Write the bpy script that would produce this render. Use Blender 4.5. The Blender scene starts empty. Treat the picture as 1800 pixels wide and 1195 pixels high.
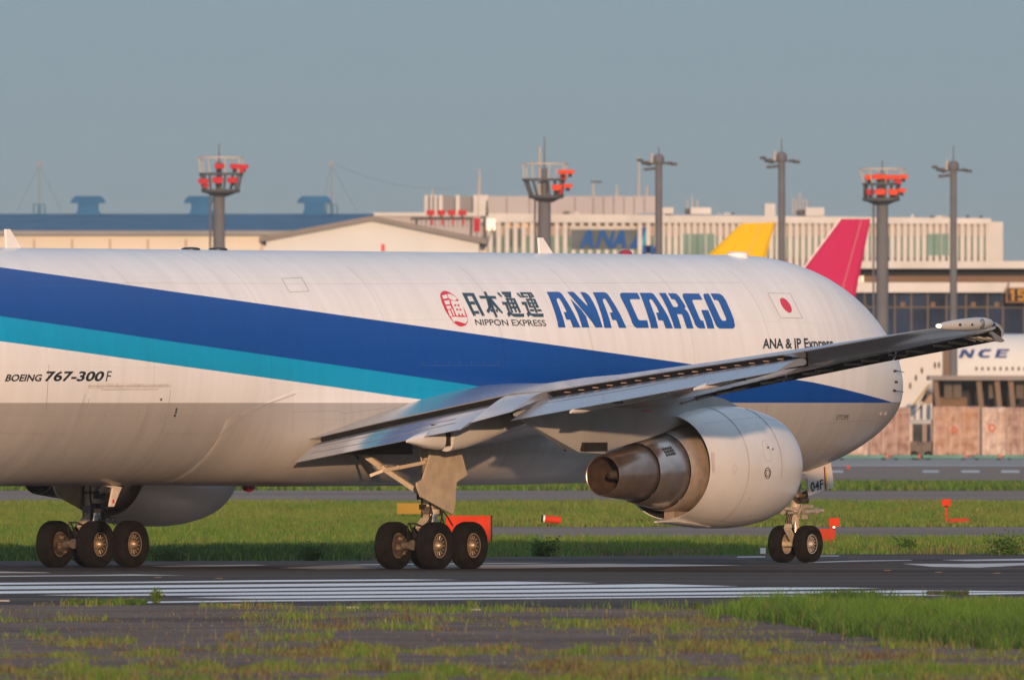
import bpy, bmesh, math, random
import numpy as np
from mathutils import Vector, Matrix
from mathutils.bvhtree import BVHTree
random.seed(3); rng = np.random.default_rng(5)
S = bpy.context.scene
COL = S.collection
R_ = math.radians

# ------------------------------------------------------------------ camera, sky, sun
FPX, CH, HOR = 40300.0, 3.84, 708.0        # focal length in photo pixels, camera height, horizon row (1800x1195 photo)
cam = bpy.data.cameras.new('camera'); cam.sensor_width = 36; cam.lens = 36 * FPX / 1800
cam.clip_start = 1; cam.clip_end = 60000
cam.dof.use_dof = True; cam.dof.focus_distance = 540; cam.dof.aperture_fstop = 7.5
camo = bpy.data.objects.new('camera', cam); COL.objects.link(camo)
camo.location = (0, 0, CH); camo.rotation_euler = (R_(90) + math.atan((HOR - 597.5) / FPX), 0, 0)
S.camera = camo

SUN_EL, SUN_AZ = R_(5.8), R_(-3)            # low sun behind the camera, a little to its left
W = bpy.data.worlds.new('World'); S.world = W; W.use_nodes = True
wn = W.node_tree.nodes; wl = W.node_tree.links
sky = wn.new('ShaderNodeTexSky'); sky.sky_type = 'NISHITA'; sky.sun_disc = False
sky.sun_elevation = SUN_EL; sky.sun_rotation = math.pi + SUN_AZ
sky.altitude = 0; sky.air_density = 0.31; sky.dust_density = 0.55; sky.ozone_density = 0.7
# thin bright haze added overhead to the clear sky for fill light: a smooth rise from the horizon to the zenith, the same all round
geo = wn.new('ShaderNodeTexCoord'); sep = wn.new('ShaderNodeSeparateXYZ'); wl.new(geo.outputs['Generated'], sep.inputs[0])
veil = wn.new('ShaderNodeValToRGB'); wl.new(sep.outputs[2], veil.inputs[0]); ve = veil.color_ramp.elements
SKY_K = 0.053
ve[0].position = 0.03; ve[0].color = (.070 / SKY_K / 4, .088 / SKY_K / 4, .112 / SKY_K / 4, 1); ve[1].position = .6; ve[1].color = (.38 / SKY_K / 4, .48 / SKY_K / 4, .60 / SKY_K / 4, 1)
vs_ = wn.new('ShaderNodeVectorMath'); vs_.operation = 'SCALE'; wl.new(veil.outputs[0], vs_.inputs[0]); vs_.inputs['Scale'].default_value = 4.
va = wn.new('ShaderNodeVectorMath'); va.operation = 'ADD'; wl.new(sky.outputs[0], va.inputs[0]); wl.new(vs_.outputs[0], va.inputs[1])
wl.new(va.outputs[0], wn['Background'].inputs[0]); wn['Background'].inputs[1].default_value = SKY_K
sl = bpy.data.lights.new('sun', 'SUN'); sl.energy = 4.45; sl.angle = R_(0.6); sl.color = (1.0, 0.61, 0.35)
so = bpy.data.objects.new('sun', sl); COL.objects.link(so)
LT = Vector((math.sin(SUN_AZ) * math.cos(SUN_EL), math.cos(SUN_AZ) * math.cos(SUN_EL), -math.sin(SUN_EL)))
so.rotation_euler = LT.to_track_quat('-Z', 'Y').to_euler()
S.view_settings.view_transform = 'Standard'; S.view_settings.look = 'None'
S.view_settings.exposure = 0.0; S.view_settings.gamma = 1.0
S.view_settings.use_curve_mapping = False
S.render.engine = 'CYCLES'
try:
    S.cycles.use_denoising = True; S.cycles.denoiser = 'OPENIMAGEDENOISE'
except Exception: pass
S.cycles.max_bounces = 6; S.cycles.diffuse_bounces = 3; S.cycles.glossy_bounces = 3
S.cycles.transparent_max_bounces = 6

# ------------------------------------------------------------------ helpers
def at(px, py, Y): return Vector(((px - 900) / FPX * Y, Y, CH + (HOR - py) / FPX * Y))
def gy(py): return FPX * CH / (py - HOR)
def gnd(px, py, z=0.0):
    Y = gy(py); return Vector(((px - 900) / FPX * Y, Y, z))

def srgb(r, g, b):
    f = lambda c: (c / 255 / 12.92) if c / 255 <= .04045 else ((c / 255 + .055) / 1.055) ** 2.4
    return (f(r), f(g), f(b))

MATS = {}
SPEC = [.5]
def mat(name, col, rough=.5, metal=0., var=.12, scale=3., coat=0., emit=None, estr=1., bump=0., bscale=20., spec=None, detail=4.):
    if name in MATS: return MATS[name]
    spec = SPEC[0] if spec is None else spec
    if SPEC[0] < .1: rough = max(rough, .75)
    m = bpy.data.materials.new(name); m.use_nodes = True
    nt = m.node_tree; b = nt.nodes['Principled BSDF']
    tc = nt.nodes.new('ShaderNodeTexCoord'); nz = nt.nodes.new('ShaderNodeTexNoise')
    nz.inputs['Scale'].default_value = scale; nz.inputs['Detail'].default_value = detail
    nt.links.new(tc.outputs['Object'], nz.inputs['Vector'])
    mr = nt.nodes.new('ShaderNodeMapRange'); mr.inputs[1].default_value = .3; mr.inputs[2].default_value = .7
    mr.inputs[3].default_value = 1 - var; mr.inputs[4].default_value = 1 + var
    nt.links.new(nz.outputs[0], mr.inputs[0])
    mx = nt.nodes.new('ShaderNodeVectorMath'); mx.operation = 'SCALE'
    mx.inputs[0].default_value = col[:3]; nt.links.new(mr.outputs[0], mx.inputs['Scale'])
    nt.links.new(mx.outputs[0], b.inputs['Base Color'])
    b.inputs['Roughness'].default_value = rough; b.inputs['Metallic'].default_value = metal
    b.inputs['Coat Weight'].default_value = coat; b.inputs['Coat Roughness'].default_value = .08
    b.inputs['Specular IOR Level'].default_value = spec
    if emit:
        b.inputs['Emission Color'].default_value = (*emit, 1); b.inputs['Emission Strength'].default_value = estr
    if bump:
        n2 = nt.nodes.new('ShaderNodeTexNoise'); n2.inputs['Scale'].default_value = bscale; n2.inputs['Detail'].default_value = 6
        nt.links.new(tc.outputs['Object'], n2.inputs['Vector'])
        bp = nt.nodes.new('ShaderNodeBump'); bp.inputs['Strength'].default_value = bump; bp.inputs['Distance'].default_value = .02
        nt.links.new(n2.outputs[0], bp.inputs['Height']); nt.links.new(bp.outputs[0], b.inputs['Normal'])
    MATS[name] = m
    return m

class MB:
    def __init__(s): s.v = []; s.f = []; s.mi = []
    def add(s, vs, fs, mi=0):
        o = len(s.v); s.v += [tuple(v) for v in vs]
        s.f += [tuple(i + o for i in f) for f in fs]; s.mi += [mi] * len(fs); return s
    def box(s, c, d, rz=0., mi=0, M=None):
        x, y, z = d[0] / 2, d[1] / 2, d[2] / 2
        vs = [Vector((a, b, e)) for e in (-z, z) for b in (-y, y) for a in (-x, x)]
        T = Matrix.Translation(c) @ Matrix.Rotation(rz, 4, 'Z')
        if M is not None: T = T @ M
        return s.add([T @ v for v in vs], [(0, 2, 3, 1), (4, 5, 7, 6), (0, 1, 5, 4), (2, 6, 7, 3), (0, 4, 6, 2), (1, 3, 7, 5)], mi)
    def box2(s, a, b, mi=0):
        a = Vector(a); b = Vector(b); return s.box((a + b) / 2, b - a, 0, mi)
    def bar(s, p, q, w, h=None, mi=0):
        p = Vector(p); q = Vector(q); h = h or w; d = q - p
        M = d.to_track_quat('Z', 'Y').to_matrix().to_4x4()
        return s.box((p + q) / 2, (w, h, d.length), 0, mi, M)
    def tube(s, p, q, r0, r1=None, n=12, mi=0, caps=True):
        p = Vector(p); q = Vector(q); r1 = r0 if r1 is None else r1
        M = (q - p).to_track_quat('Z', 'Y').to_matrix()
        vs = []
        for c, r in ((p, r0), (q, r1)):
            for i in range(n):
                a = 2 * math.pi * i / n; vs.append(c + M @ Vector((r * math.cos(a), r * math.sin(a), 0)))
        fs = [(i, (i + 1) % n, n + (i + 1) % n, n + i) for i in range(n)]
        if caps: fs += [tuple(range(n - 1, -1, -1)), tuple(range(n, 2 * n))]
        return s.add(vs, fs, mi)
    def path(s, pts, r, n=6, mi=0):
        for a, b in zip(pts[:-1], pts[1:]): s.tube(a, b, r, r, n, mi)
        return s
    def lathe(s, o, axis, prof, n=32, mi=0, cz=None):
        """prof: (distance along axis, radius)"""
        o = Vector(o); ax = Vector(axis).normalized()
        M = ax.to_track_quat('Z', 'Y').to_matrix(); vs = []; fs = []
        for k, (a, r) in enumerate(prof):
            off = Vector((0, 0, cz[k])) if cz else Vector((0, 0, 0))
            for i in range(n):
                t = 2 * math.pi * i / n
                vs.append(o + ax * a + off + M @ Vector((r * math.cos(t), r * math.sin(t), 0)))
        for k in range(len(prof) - 1):
            for i in range(n):
                j = (i + 1) % n
                fs.append((k * n + i, k * n + j, (k + 1) * n + j, (k + 1) * n + i))
        return s.add(vs, fs, mi)
    def loft(s, rings, close=True, caps=True, mi=0):
        n = len(rings[0]); vs = [v for r in rings for v in r]; fs = []
        for k in range(len(rings) - 1):
            for i in range(n if close else n - 1):
                j = (i + 1) % n; fs.append((k * n + i, k * n + j, (k + 1) * n + j, (k + 1) * n + i))
        if caps and close:
            fs.append(tuple(range(n - 1, -1, -1))); fs.append(tuple(range((len(rings) - 1) * n, len(rings) * n)))
        return s.add(vs, fs, mi)
    def prism(s, pts, ext, mi=0):
        """pts: 3D polygon, extruded by vector ext"""
        pts = [Vector(p) for p in pts]; e = Vector(ext); n = len(pts)
        fs = [tuple(range(n)), tuple(range(2 * n - 1, n - 1, -1))] + [(i, n + i, n + (i + 1) % n, (i + 1) % n) for i in range(n)]
        return s.add(pts + [p + e for p in pts], fs, mi)
    def sphere(s, c, r, n=12, m=8, mi=0, sc=(1, 1, 1)):
        c = Vector(c); rings = []
        for k in range(m + 1):
            t = math.pi * k / m; rr = max(math.sin(t), 1e-3)
            rings.append([c + Vector((r * rr * math.cos(2 * math.pi * i / n) * sc[0], r * rr * math.sin(2 * math.pi * i / n) * sc[1], r * math.cos(t) * sc[2])) for i in range(n)])
        return s.loft(rings, True, False, mi)
    def build(s, name, mats, parent=None, smooth=35, fix=True):
        me = bpy.data.meshes.new(name); me.from_pydata(s.v, [], s.f)
        if not isinstance(mats, (list, tuple)): mats = [mats]
        for m in mats: me.materials.append(m)
        if len(mats) > 1: me.polygons.foreach_set('material_index', s.mi)
        if fix:
            bm = bmesh.new(); bm.from_mesh(me); bmesh.ops.recalc_face_normals(bm, faces=bm.faces); bm.to_mesh(me); bm.free()
        if smooth:
            me.shade_smooth(); me.set_sharp_from_angle(angle=R_(smooth))
        o = bpy.data.objects.new(name, me); COL.objects.link(o)
        if parent: o.parent = parent
        return o

def tag(o, label=None, cat=None, group=None, kind=None):
    if label: o['label'] = label
    if cat: o['category'] = cat
    if group: o['group'] = group
    if kind: o['kind'] = kind
    return o
def empty(name, loc, label, cat, group=None, rz=0.):
    o = bpy.data.objects.new(name, None); COL.objects.link(o); o.location = loc; o.rotation_euler = (0, 0, rz)
    o.empty_display_size = .5
    return tag(o, label, cat, group)
def kids(o): return [c for c in bpy.data.objects if c.parent == o]
def copy_tree(o, parent=None):
    c = o.copy(); COL.objects.link(c)
    if parent: c.parent = parent
    for ch in kids(o): copy_tree(ch, c)
    return c

# ------------------------------------------------------------------ materials
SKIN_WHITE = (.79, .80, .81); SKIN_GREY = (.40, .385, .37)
BLUE = (.001, .064, .33); CYAN = (.0, .33, .60)
grey_paint = mat('grey_paint', (.34, .34, .34), .32, 0, .06, 1.5, coat=.3)
gear_paint = mat('gear_paint', (.44, .375, .29), .45, 0, .15, 4.)
cowl_paint = mat('cowl_paint', (.56, .56, .56), .3, 0, .05, 1.2, coat=.4)
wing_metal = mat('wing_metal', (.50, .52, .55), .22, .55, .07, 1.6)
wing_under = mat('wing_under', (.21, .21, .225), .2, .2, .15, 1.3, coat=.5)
flap_metal = mat('flap_metal', (.54, .56, .60), .16, .7, .06, 2.)
slot_shade = mat('slot_shade', (.010, .010, .011), .8, 0, .2, 3., spec=.1)  # near-black, the shade of the deep flap slot put into a colour
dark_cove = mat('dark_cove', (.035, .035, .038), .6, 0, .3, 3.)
track_metal = mat('track_metal', (.42, .40, .37), .4, .3, .2, 6.)
steel = mat('steel', (.62, .60, .57), .22, .95, .08, 5.)
dirty_steel = mat('dirty_steel', (.10, .075, .058), .45, .5, .6, 9.)
axle_dark = mat('axle_dark', (.11, .09, .075), .5, .2, .4, 8.)
hot_metal = mat('hot_metal', (.38, .31, .265), .28, .85, .22, 3.5)
core_metal = mat('core_metal', (.56, .50, .46), .25, .9, .2, 3.)
core_paint = mat('core_paint', (.44, .36, .30), .42, .45, .2, 4.)
tyre_rubber = mat('tyre_rubber', (.0095, .0085, .008), .85, 0, .45, 5., bump=.2, bscale=12, spec=.08)
rim_metal = mat('rim_metal', (.33, .25, .17), .42, .5, .25, 9.)
dark_metal = mat('dark_metal', (.022, .019, .017), .65, .1, .3, 8., spec=.2)
fitting_tan = mat('fitting_tan', (.26, .18, .12), .6, 0, .2, 6.)
black_paint = mat('black_paint', (.012, .014, .017), .4, 0, .1, 3.)
text_dark = mat('text_dark', (.010, .020, .030), .35, 0, .05, 3.)
text_teal = mat('text_teal', (.022, .060, .095), .35, 0, .05, 3.)
text_blue = mat('text_blue', (.004, .085, .36), .35, 0, .05, 3.)
text_red = mat('text_red', (.62, .022, .055), .35, 0, .05, 3.)
decal_white = mat('decal_white', (.79, .78, .77), .35, 0, .03, 3.)
seam_grey = mat('seam_grey', (.30, .285, .27), .5, 0, .2, 3.)
def thin(name, col, a):
    m = mat(name, col, .5, 0, .1, 3.); nt = m.node_tree; t = nt.nodes.new('ShaderNodeBsdfTransparent'); x = nt.nodes.new('ShaderNodeMixShader')
    x.inputs[0].default_value = a; nt.links.new(t.outputs[0], x.inputs[1]); nt.links.new(nt.nodes['Principled BSDF'].outputs[0], x.inputs[2])
    nt.links.new(x.outputs[0], nt.nodes['Material Output'].inputs[0]); return m
seam_faint = thin('seam_faint', (.10, .09, .085), .22)
red_lens = mat('red_lens', (.25, .006, .02), .15, 0, .05, 3., coat=1.)

# ------------------------------------------------------------------ the freighter's frame
PHI = R_(33.3); OX, OY = -5.78, 532.55
plane = empty('cargo_aircraft', (OX, OY, 0), 'white twin-engine cargo jet with dark and light blue stripes taxiing away across the runway', 'airplane', rz=R_(90) - PHI)
PM = Matrix.Translation((OX, OY, 0)) @ Matrix.Rotation(R_(90) - PHI, 4, 'Z'); PI_ = PM.inverted()
CAML = PI_ @ Vector((0, 0, CH))
def ray(px, py): return ((PI_ @ at(px, py, 540.)) - CAML).normalized()
def on_r(px, py, r):
    """point of the aircraft's vertical plane at r metres to starboard that is seen at a pixel"""
    d = ray(px, py); t = (-r - CAML.y) / d.y; return CAML + d * t
def L(s, r, z): return Vector((s, -r, z))      # station forward, metres to starboard, height

# fuselage loft
def nose_dim(u):
    f = lambda Lw, p, q: (1 - max(0, min(1, 1 - u / Lw)) ** p) ** (1 / q)
    return 2.515 * f(8.985, 1.811, 1.928), 3.73 + (7.38 - 3.73) * f(6.971, 2.172, 1.774), 3.73 - (3.73 - 1.94) * f(6.942, 1.969, 1.311)
NT = 27.084
st = []
for i in range(26): st.append(NT - 10.5 * (i / 25) ** 2)
s_ = 16.0
while s_ > -12.6: st.append(s_); s_ -= 1.0
dims = []
for s in st:
    u = NT - s; w, t, b = nose_dim(max(u, 1e-4)); dims.append((s, max(w, .004), max(t, 3.732), min(b, 3.728)))
for k in range(1, 15):
    f = k / 14; s = -12.6 - 13.6 * f
    dims.append((s, 2.515 * (1 - f ** 1.7 * .93), 7.38 - .9 * f ** 2.2, 1.94 + 4.0 * f ** 1.35))
NSEG = 112; rings = []
for s, w, t, b in dims:
    zc, hz = (t + b) / 2, (t - b) / 2
    rings.append([Vector((s, w * math.cos(2 * math.pi * i / NSEG), zc + hz * math.sin(2 * math.pi * i / NSEG))) for i in range(NSEG)])
fus_mb = MB().loft(rings, True, True)
FBVH = BVHTree.FromPolygons([Vector(v) for v in fus_mb.v], fus_mb.f)
def fhit(px, py, off=.006):
    h = FBVH.ray_cast(CAML, ray(px, py))
    if h[0] is None: return None
    n = h[1]
    if n.dot(ray(px, py)) > 0: n = -n
    return h[0] + n * off

def livery(name, stripes=True):
    m = bpy.data.materials.new(name); m.use_nodes = True; nt = m.node_tree; N = nt.nodes; K = nt.links
    b = N['Principled BSDF']; tc = N.new('ShaderNodeTexCoord'); sp = N.new('ShaderNodeSeparateXYZ')
    K.new(tc.outputs['Object'], sp.inputs[0])
    def mathn(op, a, bb=None, c=None):
        n = N.new('ShaderNodeMath'); n.operation = op
        for i, v in enumerate((a, bb, c)):
            if v is None: continue
            if isinstance(v, (int, float)): n.inputs[i].default_value = v
            else: K.new(v, n.inputs[i])
        return n.outputs[0]
    def edge(pts):
        """piecewise linear height along the fuselage as a colour ramp"""
        mr = N.new('ShaderNodeMapRange'); K.new(sp.outputs[0], mr.inputs[0]); mr.inputs[1].default_value = -30; mr.inputs[2].default_value = 30
        cr = N.new('ShaderNodeValToRGB'); K.new(mr.outputs[0], cr.inputs[0]); e = cr.color_ramp.elements
        pts = sorted(pts)
        while len(e) < len(pts): e.new(.5)
        for i, (s, z) in enumerate(pts):
            e[i].position = (s + 30) / 60; v = z / 10; e[i].color = (v, v, v, 1)
        return mathn('MULTIPLY', cr.outputs[0], 10)
    def over(z, y, soft=.006):
        d = mathn('SUBTRACT', z, y); mr = N.new('ShaderNodeMapRange'); K.new(d, mr.inputs[0])
        mr.inputs[1].default_value = -soft; mr.inputs[2].default_value = soft; return mr.outputs[0]
    def mix(f, a, c):
        n = N.new('ShaderNodeMix'); n.data_type = 'RGBA'; K.new(f, n.inputs[0])
        for i, v in ((6, a), (7, c)):
            if isinstance(v, tuple): n.inputs[i].default_value = (*v, 1)
            else: K.new(v, n.inputs[i])
        return n.outputs[2]
    z = sp.outputs[2]
    def P(px): 
        out = []
        for a, c in px:
            h = fhit(a, c, 0); out.append((h.x, h.z))
        # carry the line on past the picture's left edge
        (s0, z0), (s1, z1) = out[0], out[1]; k = (z1 - z0) / (s1 - s0)
        return [(-29.5, z0 + k * (-29.5 - s0))] + out
    white, grey = SKIN_WHITE, SKIN_GREY
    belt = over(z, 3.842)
    if stripes:
        top = P([(2, 470), (300, 512), (600, 554), (900, 596), (1195, 637), (1300, 653), (1430, 672), (1480, 683), (1530, 696), (1568, 707)])
        mid = P([(2, 556), (300, 600), (600, 643), (850, 680), (1040, 708)])
        low = P([(2, 600), (300, 641), (600, 682), (700, 697), (780, 708)])
        c = mix(over(z, edge(low)), white, CYAN)
        c = mix(over(z, edge(mid)), c, BLUE)
        c = mix(over(z, edge(top)), c, white)
    else: 
        rgb = N.new('ShaderNodeRGB'); rgb.outputs[0].default_value = (*white, 1); c = rgb.outputs[0]
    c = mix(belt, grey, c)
    # faint dirt streaks running round the skin
    nz = N.new('ShaderNodeTexNoise'); mp = N.new('ShaderNodeMapping'); mp.inputs['Scale'].default_value = (2.2, .25, .25)
    K.new(tc.outputs['Object'], mp.inputs[0]); K.new(mp.outputs[0], nz.inputs['Vector']); nz.inputs['Scale'].default_value = 1.4; nz.inputs['Detail'].default_value = 5
    mr = N.new('ShaderNodeMapRange'); K.new(nz.outputs[0], mr.inputs[0]); mr.inputs[1].default_value = .3; mr.inputs[2].default_value = .75; mr.inputs[3].default_value = .93; mr.inputs[4].default_value = 1.03
    vm = N.new('ShaderNodeVectorMath'); vm.operation = 'SCALE'; K.new(c, vm.inputs[0]); K.new(mr.outputs[0], vm.inputs['Scale'])
    # skin panels: joints round the frames and along the stringers, each sheet a shade of its own
    ang = mathn('ARCTAN2', mathn('SUBTRACT', z, 4.66), mathn('ABSOLUTE', sp.outputs[1])); cb = N.new('ShaderNodeCombineXYZ')
    K.new(sp.outputs[0], cb.inputs[0]); K.new(mathn('MULTIPLY', ang, 2.62), cb.inputs[1])
    br = N.new('ShaderNodeTexBrick'); K.new(cb.outputs[0], br.inputs['Vector']); br.inputs['Color1'].default_value = (1, 1, 1, 1); br.inputs['Color2'].default_value = (.972, .972, .972, 1); br.inputs['Mortar'].default_value = (.89, .88, .87, 1)
    br.inputs['Scale'].default_value = 1.; br.inputs['Mortar Size'].default_value = .006; br.inputs['Mortar Smooth'].default_value = .3; br.inputs['Brick Width'].default_value = 3.6; br.inputs['Row Height'].default_value = 1.18; br.offset = .33
    vb = N.new('ShaderNodeVectorMath'); vb.operation = 'MULTIPLY'; K.new(vm.outputs[0], vb.inputs[0]); K.new(br.outputs[0], vb.inputs[1])
    # rivet rows, a speckle that only shows close to
    mp2 = N.new('ShaderNodeMapping'); mp2.inputs['Scale'].default_value = (4., .35, .35); K.new(tc.outputs['Object'], mp2.inputs[0])
    n3 = N.new('ShaderNodeTexNoise'); n3.inputs['Scale'].default_value = 1.6; n3.inputs['Detail'].default_value = 7; K.new(mp2.outputs[0], n3.inputs['Vector'])
    lowz = N.new('ShaderNodeMapRange'); K.new(z, lowz.inputs[0]); lowz.inputs[1].default_value = 3.9; lowz.inputs[2].default_value = 2.4; lowz.inputs[3].default_value = .03; lowz.inputs[4].default_value = .13
    g3 = N.new('ShaderNodeMapRange'); K.new(n3.outputs[0], g3.inputs[0]); g3.inputs[1].default_value = .42; g3.inputs[2].default_value = .72
    soil_ = mathn('SUBTRACT', 1., mathn('MULTIPLY', g3.outputs[0], lowz.outputs[0])); vg = N.new('ShaderNodeVectorMath'); vg.operation = 'SCALE'; K.new(vb.outputs[0], vg.inputs[0]); K.new(soil_, vg.inputs['Scale'])
    K.new(vg.outputs[0], b.inputs['Base Color'])
    b.inputs['Roughness'].default_value = .38; b.inputs['Specular IOR Level'].default_value = .2; b.inputs['Coat Weight'].default_value = .22; b.inputs['Coat Roughness'].default_value = .05
    # the skin is slightly wavy between frames
    n2 = N.new('ShaderNodeTexNoise'); n2.inputs['Scale'].default_value = 1.1; n2.inputs['Detail'].default_value = 2; K.new(tc.outputs['Object'], n2.inputs['Vector'])
    bp = N.new('ShaderNodeBump'); bp.inputs['Strength'].default_value = .2; bp.inputs['Distance'].default_value = .03
    K.new(n2.outputs[0], bp.inputs['Height']); K.new(bp.outputs[0], b.inputs['Normal']); K.new(bp.outputs[0], b.inputs['Coat Normal'])
    return m
liv = livery('fuselage_livery'); liv2 = livery('fairing_paint', False)
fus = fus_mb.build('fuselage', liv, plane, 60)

# ------------------------------------------------------------------ flat print and seams on the skin
def project(bm, name, m, parent, hit, step=4.0):
    ys = [v.co.y for v in bm.verts]; xs = [v.co.x for v in bm.verts]
    y = math.floor(min(ys) / step) * step + step
    while y < max(ys):
        bmesh.ops.bisect_plane(bm, geom=bm.verts[:] + bm.edges[:] + bm.faces[:], plane_co=(0, y, 0), plane_no=(0, 1, 0)); y += step
    x = math.floor(min(xs) / 15) * 15 + 15
    while x < max(xs):
        bmesh.ops.bisect_plane(bm, geom=bm.verts[:] + bm.edges[:] + bm.faces[:], plane_co=(x, 0, 0), plane_no=(1, 0, 0)); x += 15
    bmesh.ops.triangulate(bm, faces=bm.faces[:])
    kill = []
    for v in bm.verts:
        h = hit(v.co.x, v.co.y)
        if h is None: kill.append(v)
        else: v.co = h
    if kill: bmesh.ops.delete(bm, geom=kill, context='VERTS')
    bm.normal_update()
    for f in bm.faces:
        if f.normal.dot(CAML - f.calc_center_median()) < 0: f.normal_flip()
    me = bpy.data.meshes.new(name); bm.to_mesh(me); bm.free(); me.materials.append(m); me.shade_smooth()
    o = bpy.data.objects.new(name, me); COL.objects.link(o); o.parent = parent
    return o
def polys_bm(polys):
    bm = bmesh.new()
    for p in polys:
        vs = [bm.verts.new((x, y, 0)) for x, y in p]
        f = bm.faces.new(vs); f.normal_update()
    bmesh.ops.triangulate(bm, faces=bm.faces[:], ngon_method='EAR_CLIP')
    return bm
def stuff(o): o['kind'] = 'stuff'; return o
def decal(name, polys, m, parent, off=.006, hit=None):
    return project(polys_bm(polys), name, m, parent, hit or (lambda x, y: fhit(x, y, off)))
def text_mesh(body, bold=0.0, spacing=1.0):
    cu = bpy.data.curves.new('text', 'FONT'); cu.body = body; cu.offset = bold; cu.space_character = spacing; cu.resolution_u = 4
    o = bpy.data.objects.new('text', cu); COL.objects.link(o)
    dg = bpy.context.evaluated_depsgraph_get(); me = bpy.data.meshes.new_from_object(o.evaluated_get(dg))
    bpy.data.objects.remove(o); bpy.data.curves.remove(cu)
    v = np.array([q.co[:2] for q in me.vertices]); f = [tuple(p.vertices) for p in me.polygons]
    bpy.data.meshes.remove(me)
    v = (v - v.min(0)) / (v.max(0) - v.min(0))
    return v, f
def text_decal(name, body, quad, m, parent, off=.006, bold=0.0, spacing=1.0, hit=None):
    """quad: TL, TR, BR, BL in photo pixels"""
    v, f = text_mesh(body, bold, spacing); TL, TR, BR, BL = [np.array(q, float) for q in quad]
    bm = bmesh.new(); vs = []
    for a, b in v:
        p = (BL * (1 - a) + BR * a) * (1 - b) + (TL * (1 - a) + TR * a) * b; vs.append(bm.verts.new((p[0], p[1], 0)))
    for t in f:
        try: bm.faces.new([vs[i] for i in t])
        except ValueError: pass
    o = project(bm, name, m, parent, hit or (lambda x, y: fhit(x, y, off)))
    if len(body) > 1: o['kind'] = 'stuff'
    return o
def seams(name, lines, m, parent, w=.9, off=.004, hit=None):
    bm = bmesh.new()
    for ln in lines:
        for (x0, y0), (x1, y1) in zip(ln[:-1], ln[1:]):
            d = math.hypot(x1 - x0, y1 - y0); nx, ny = -(y1 - y0) / d * w / 2, (x1 - x0) / d * w / 2; k = max(1, int(d / 8))
            for i in range(k):
                a, b = i / k, (i + 1) / k
                P = lambda t, s: bm.verts.new((x0 + (x1 - x0) * t + s * nx, y0 + (y1 - y0) * t + s * ny, 0))
                bm.faces.new([P(a, 1), P(b, 1), P(b, -1), P(a, -1)])
    kill = []
    for v in bm.verts:
        h = (hit or (lambda x, y: fhit(x, y, off)))(v.co.x, v.co.y)
        if h is None: kill.append(v)
        else: v.co = h
    if kill: bmesh.ops.delete(bm, geom=kill, context='VERTS')
    me = bpy.data.meshes.new(name); bm.to_mesh(me); bm.free(); me.materials.append(m)
    o = bpy.data.objects.new(name, me); COL.objects.link(o); o.parent = parent; o['kind'] = 'stuff'; return o
def z1(p): return [(950 + x / 10, 500 + y / 10) for x, y in p]
def z2(p): return [(1080 + x / 8.18, 500 + y / 8.18) for x, y in p]
def z3(p): return [(760 + x / 8.571, 500 + y / 8.571) for x, y in p]
def z4(p): return [(1330 + x / 8.533, 500 + y / 8.533) for x, y in p]
def z5(p): return [(x / 5.625, 640 + y / 5.625) for x, y in p]
A1 = [(105,132),(300,130),(345,142),(375,170),(420,235),(500,360),(590,520),(700,757),(570,757),(530,650),(518,620),(450,617),(405,485),(447,487),(455,475),(395,355),(335,255),(310,243),(290,248),(283,265),(290,300),(345,440),(400,600),(440,757),(312,757),(290,640),(255,510),(200,350),(150,220)]
N1 = [(520,245),(560,285),(700,430),(800,560),(822,640),(857,757),(730,757),(700,650),(650,510),(580,370)]
N2 = [(465,132),(570,132),(590,140),(640,195),(815,372),(822,360),(800,315),(695,135),(770,140),(820,165),(870,220),(930,320),(990,450),(1040,590),(1092,757),(965,757),(900,655),(800,530),(700,410),(600,290)]
A2 = [(x + 810, y + 8) for x, y in A1]
for q_ in ([z1(A1)], [z1(N1), z1(N2)], [z1(A2)]): decal('letter', q_, text_blue, fus)
Cc = [(78,150),(85,130),(105,120),(330,122),(372,213),(235,213),(222,222),(225,245),(335,490),(350,510),(370,515),(470,515),(493,626),(320,626),(285,605),(255,560),(235,500),(180,370),(85,180)]
A3 = [(358,122),(520,122),(550,130),(575,155),(620,220),(700,340),(770,460),(840,632),(735,632),(700,530),(685,517),(630,515),(597,405),(638,405),(610,330),(545,230),(520,212),(502,218),(502,240),(540,340),(590,470),(630,630),(525,630),(505,540),(465,410),(400,220)]
Rr = [(637,124),(735,124),(842,318),(860,326),(900,324),(912,312),(910,290),(870,225),(850,215),(818,213),(768,128),(850,128),(890,135),(930,175),(980,250),(1018,310),(1020,330),(1005,352),(1030,370),(1060,410),(1085,470),(1137,633),(1038,633),(985,470),(970,435),(950,428),(898,428),(930,520),(962,633),(862,633),(830,530),(760,350),(690,210)]
Gg = [(977,150),(985,135),(1005,130),(1215,132),(1265,222),(1130,222),(1118,232),(1122,250),(1215,470),(1235,510),(1252,520),(1275,520),(1307,633),(1225,633),(1185,615),(1155,570),(1135,510),(1080,390),(985,190)]
Gb = [(1245,368),(1345,370),(1400,500),(1437,634),(1335,634),(1310,540)]
Oo = [(1277,150),(1285,135),(1350,132),(1375,170),(1520,480),(1540,510),(1560,522),(1595,522),(1605,505),(1600,480),(1510,270),(1490,235),(1465,225),(1430,225),(1378,132),(1480,132),(1520,140),(1560,170),(1600,230),(1660,360),(1715,500),(1732,590),(1725,620),(1700,635),(1510,635),(1475,610),(1450,570),(1430,520),(1285,190)]
for q_ in ([Cc], [A3], [Rr], [Gg, Gb], [Oo]): decal('letter', [z2(p) for p in q_], text_blue, fus)
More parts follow.
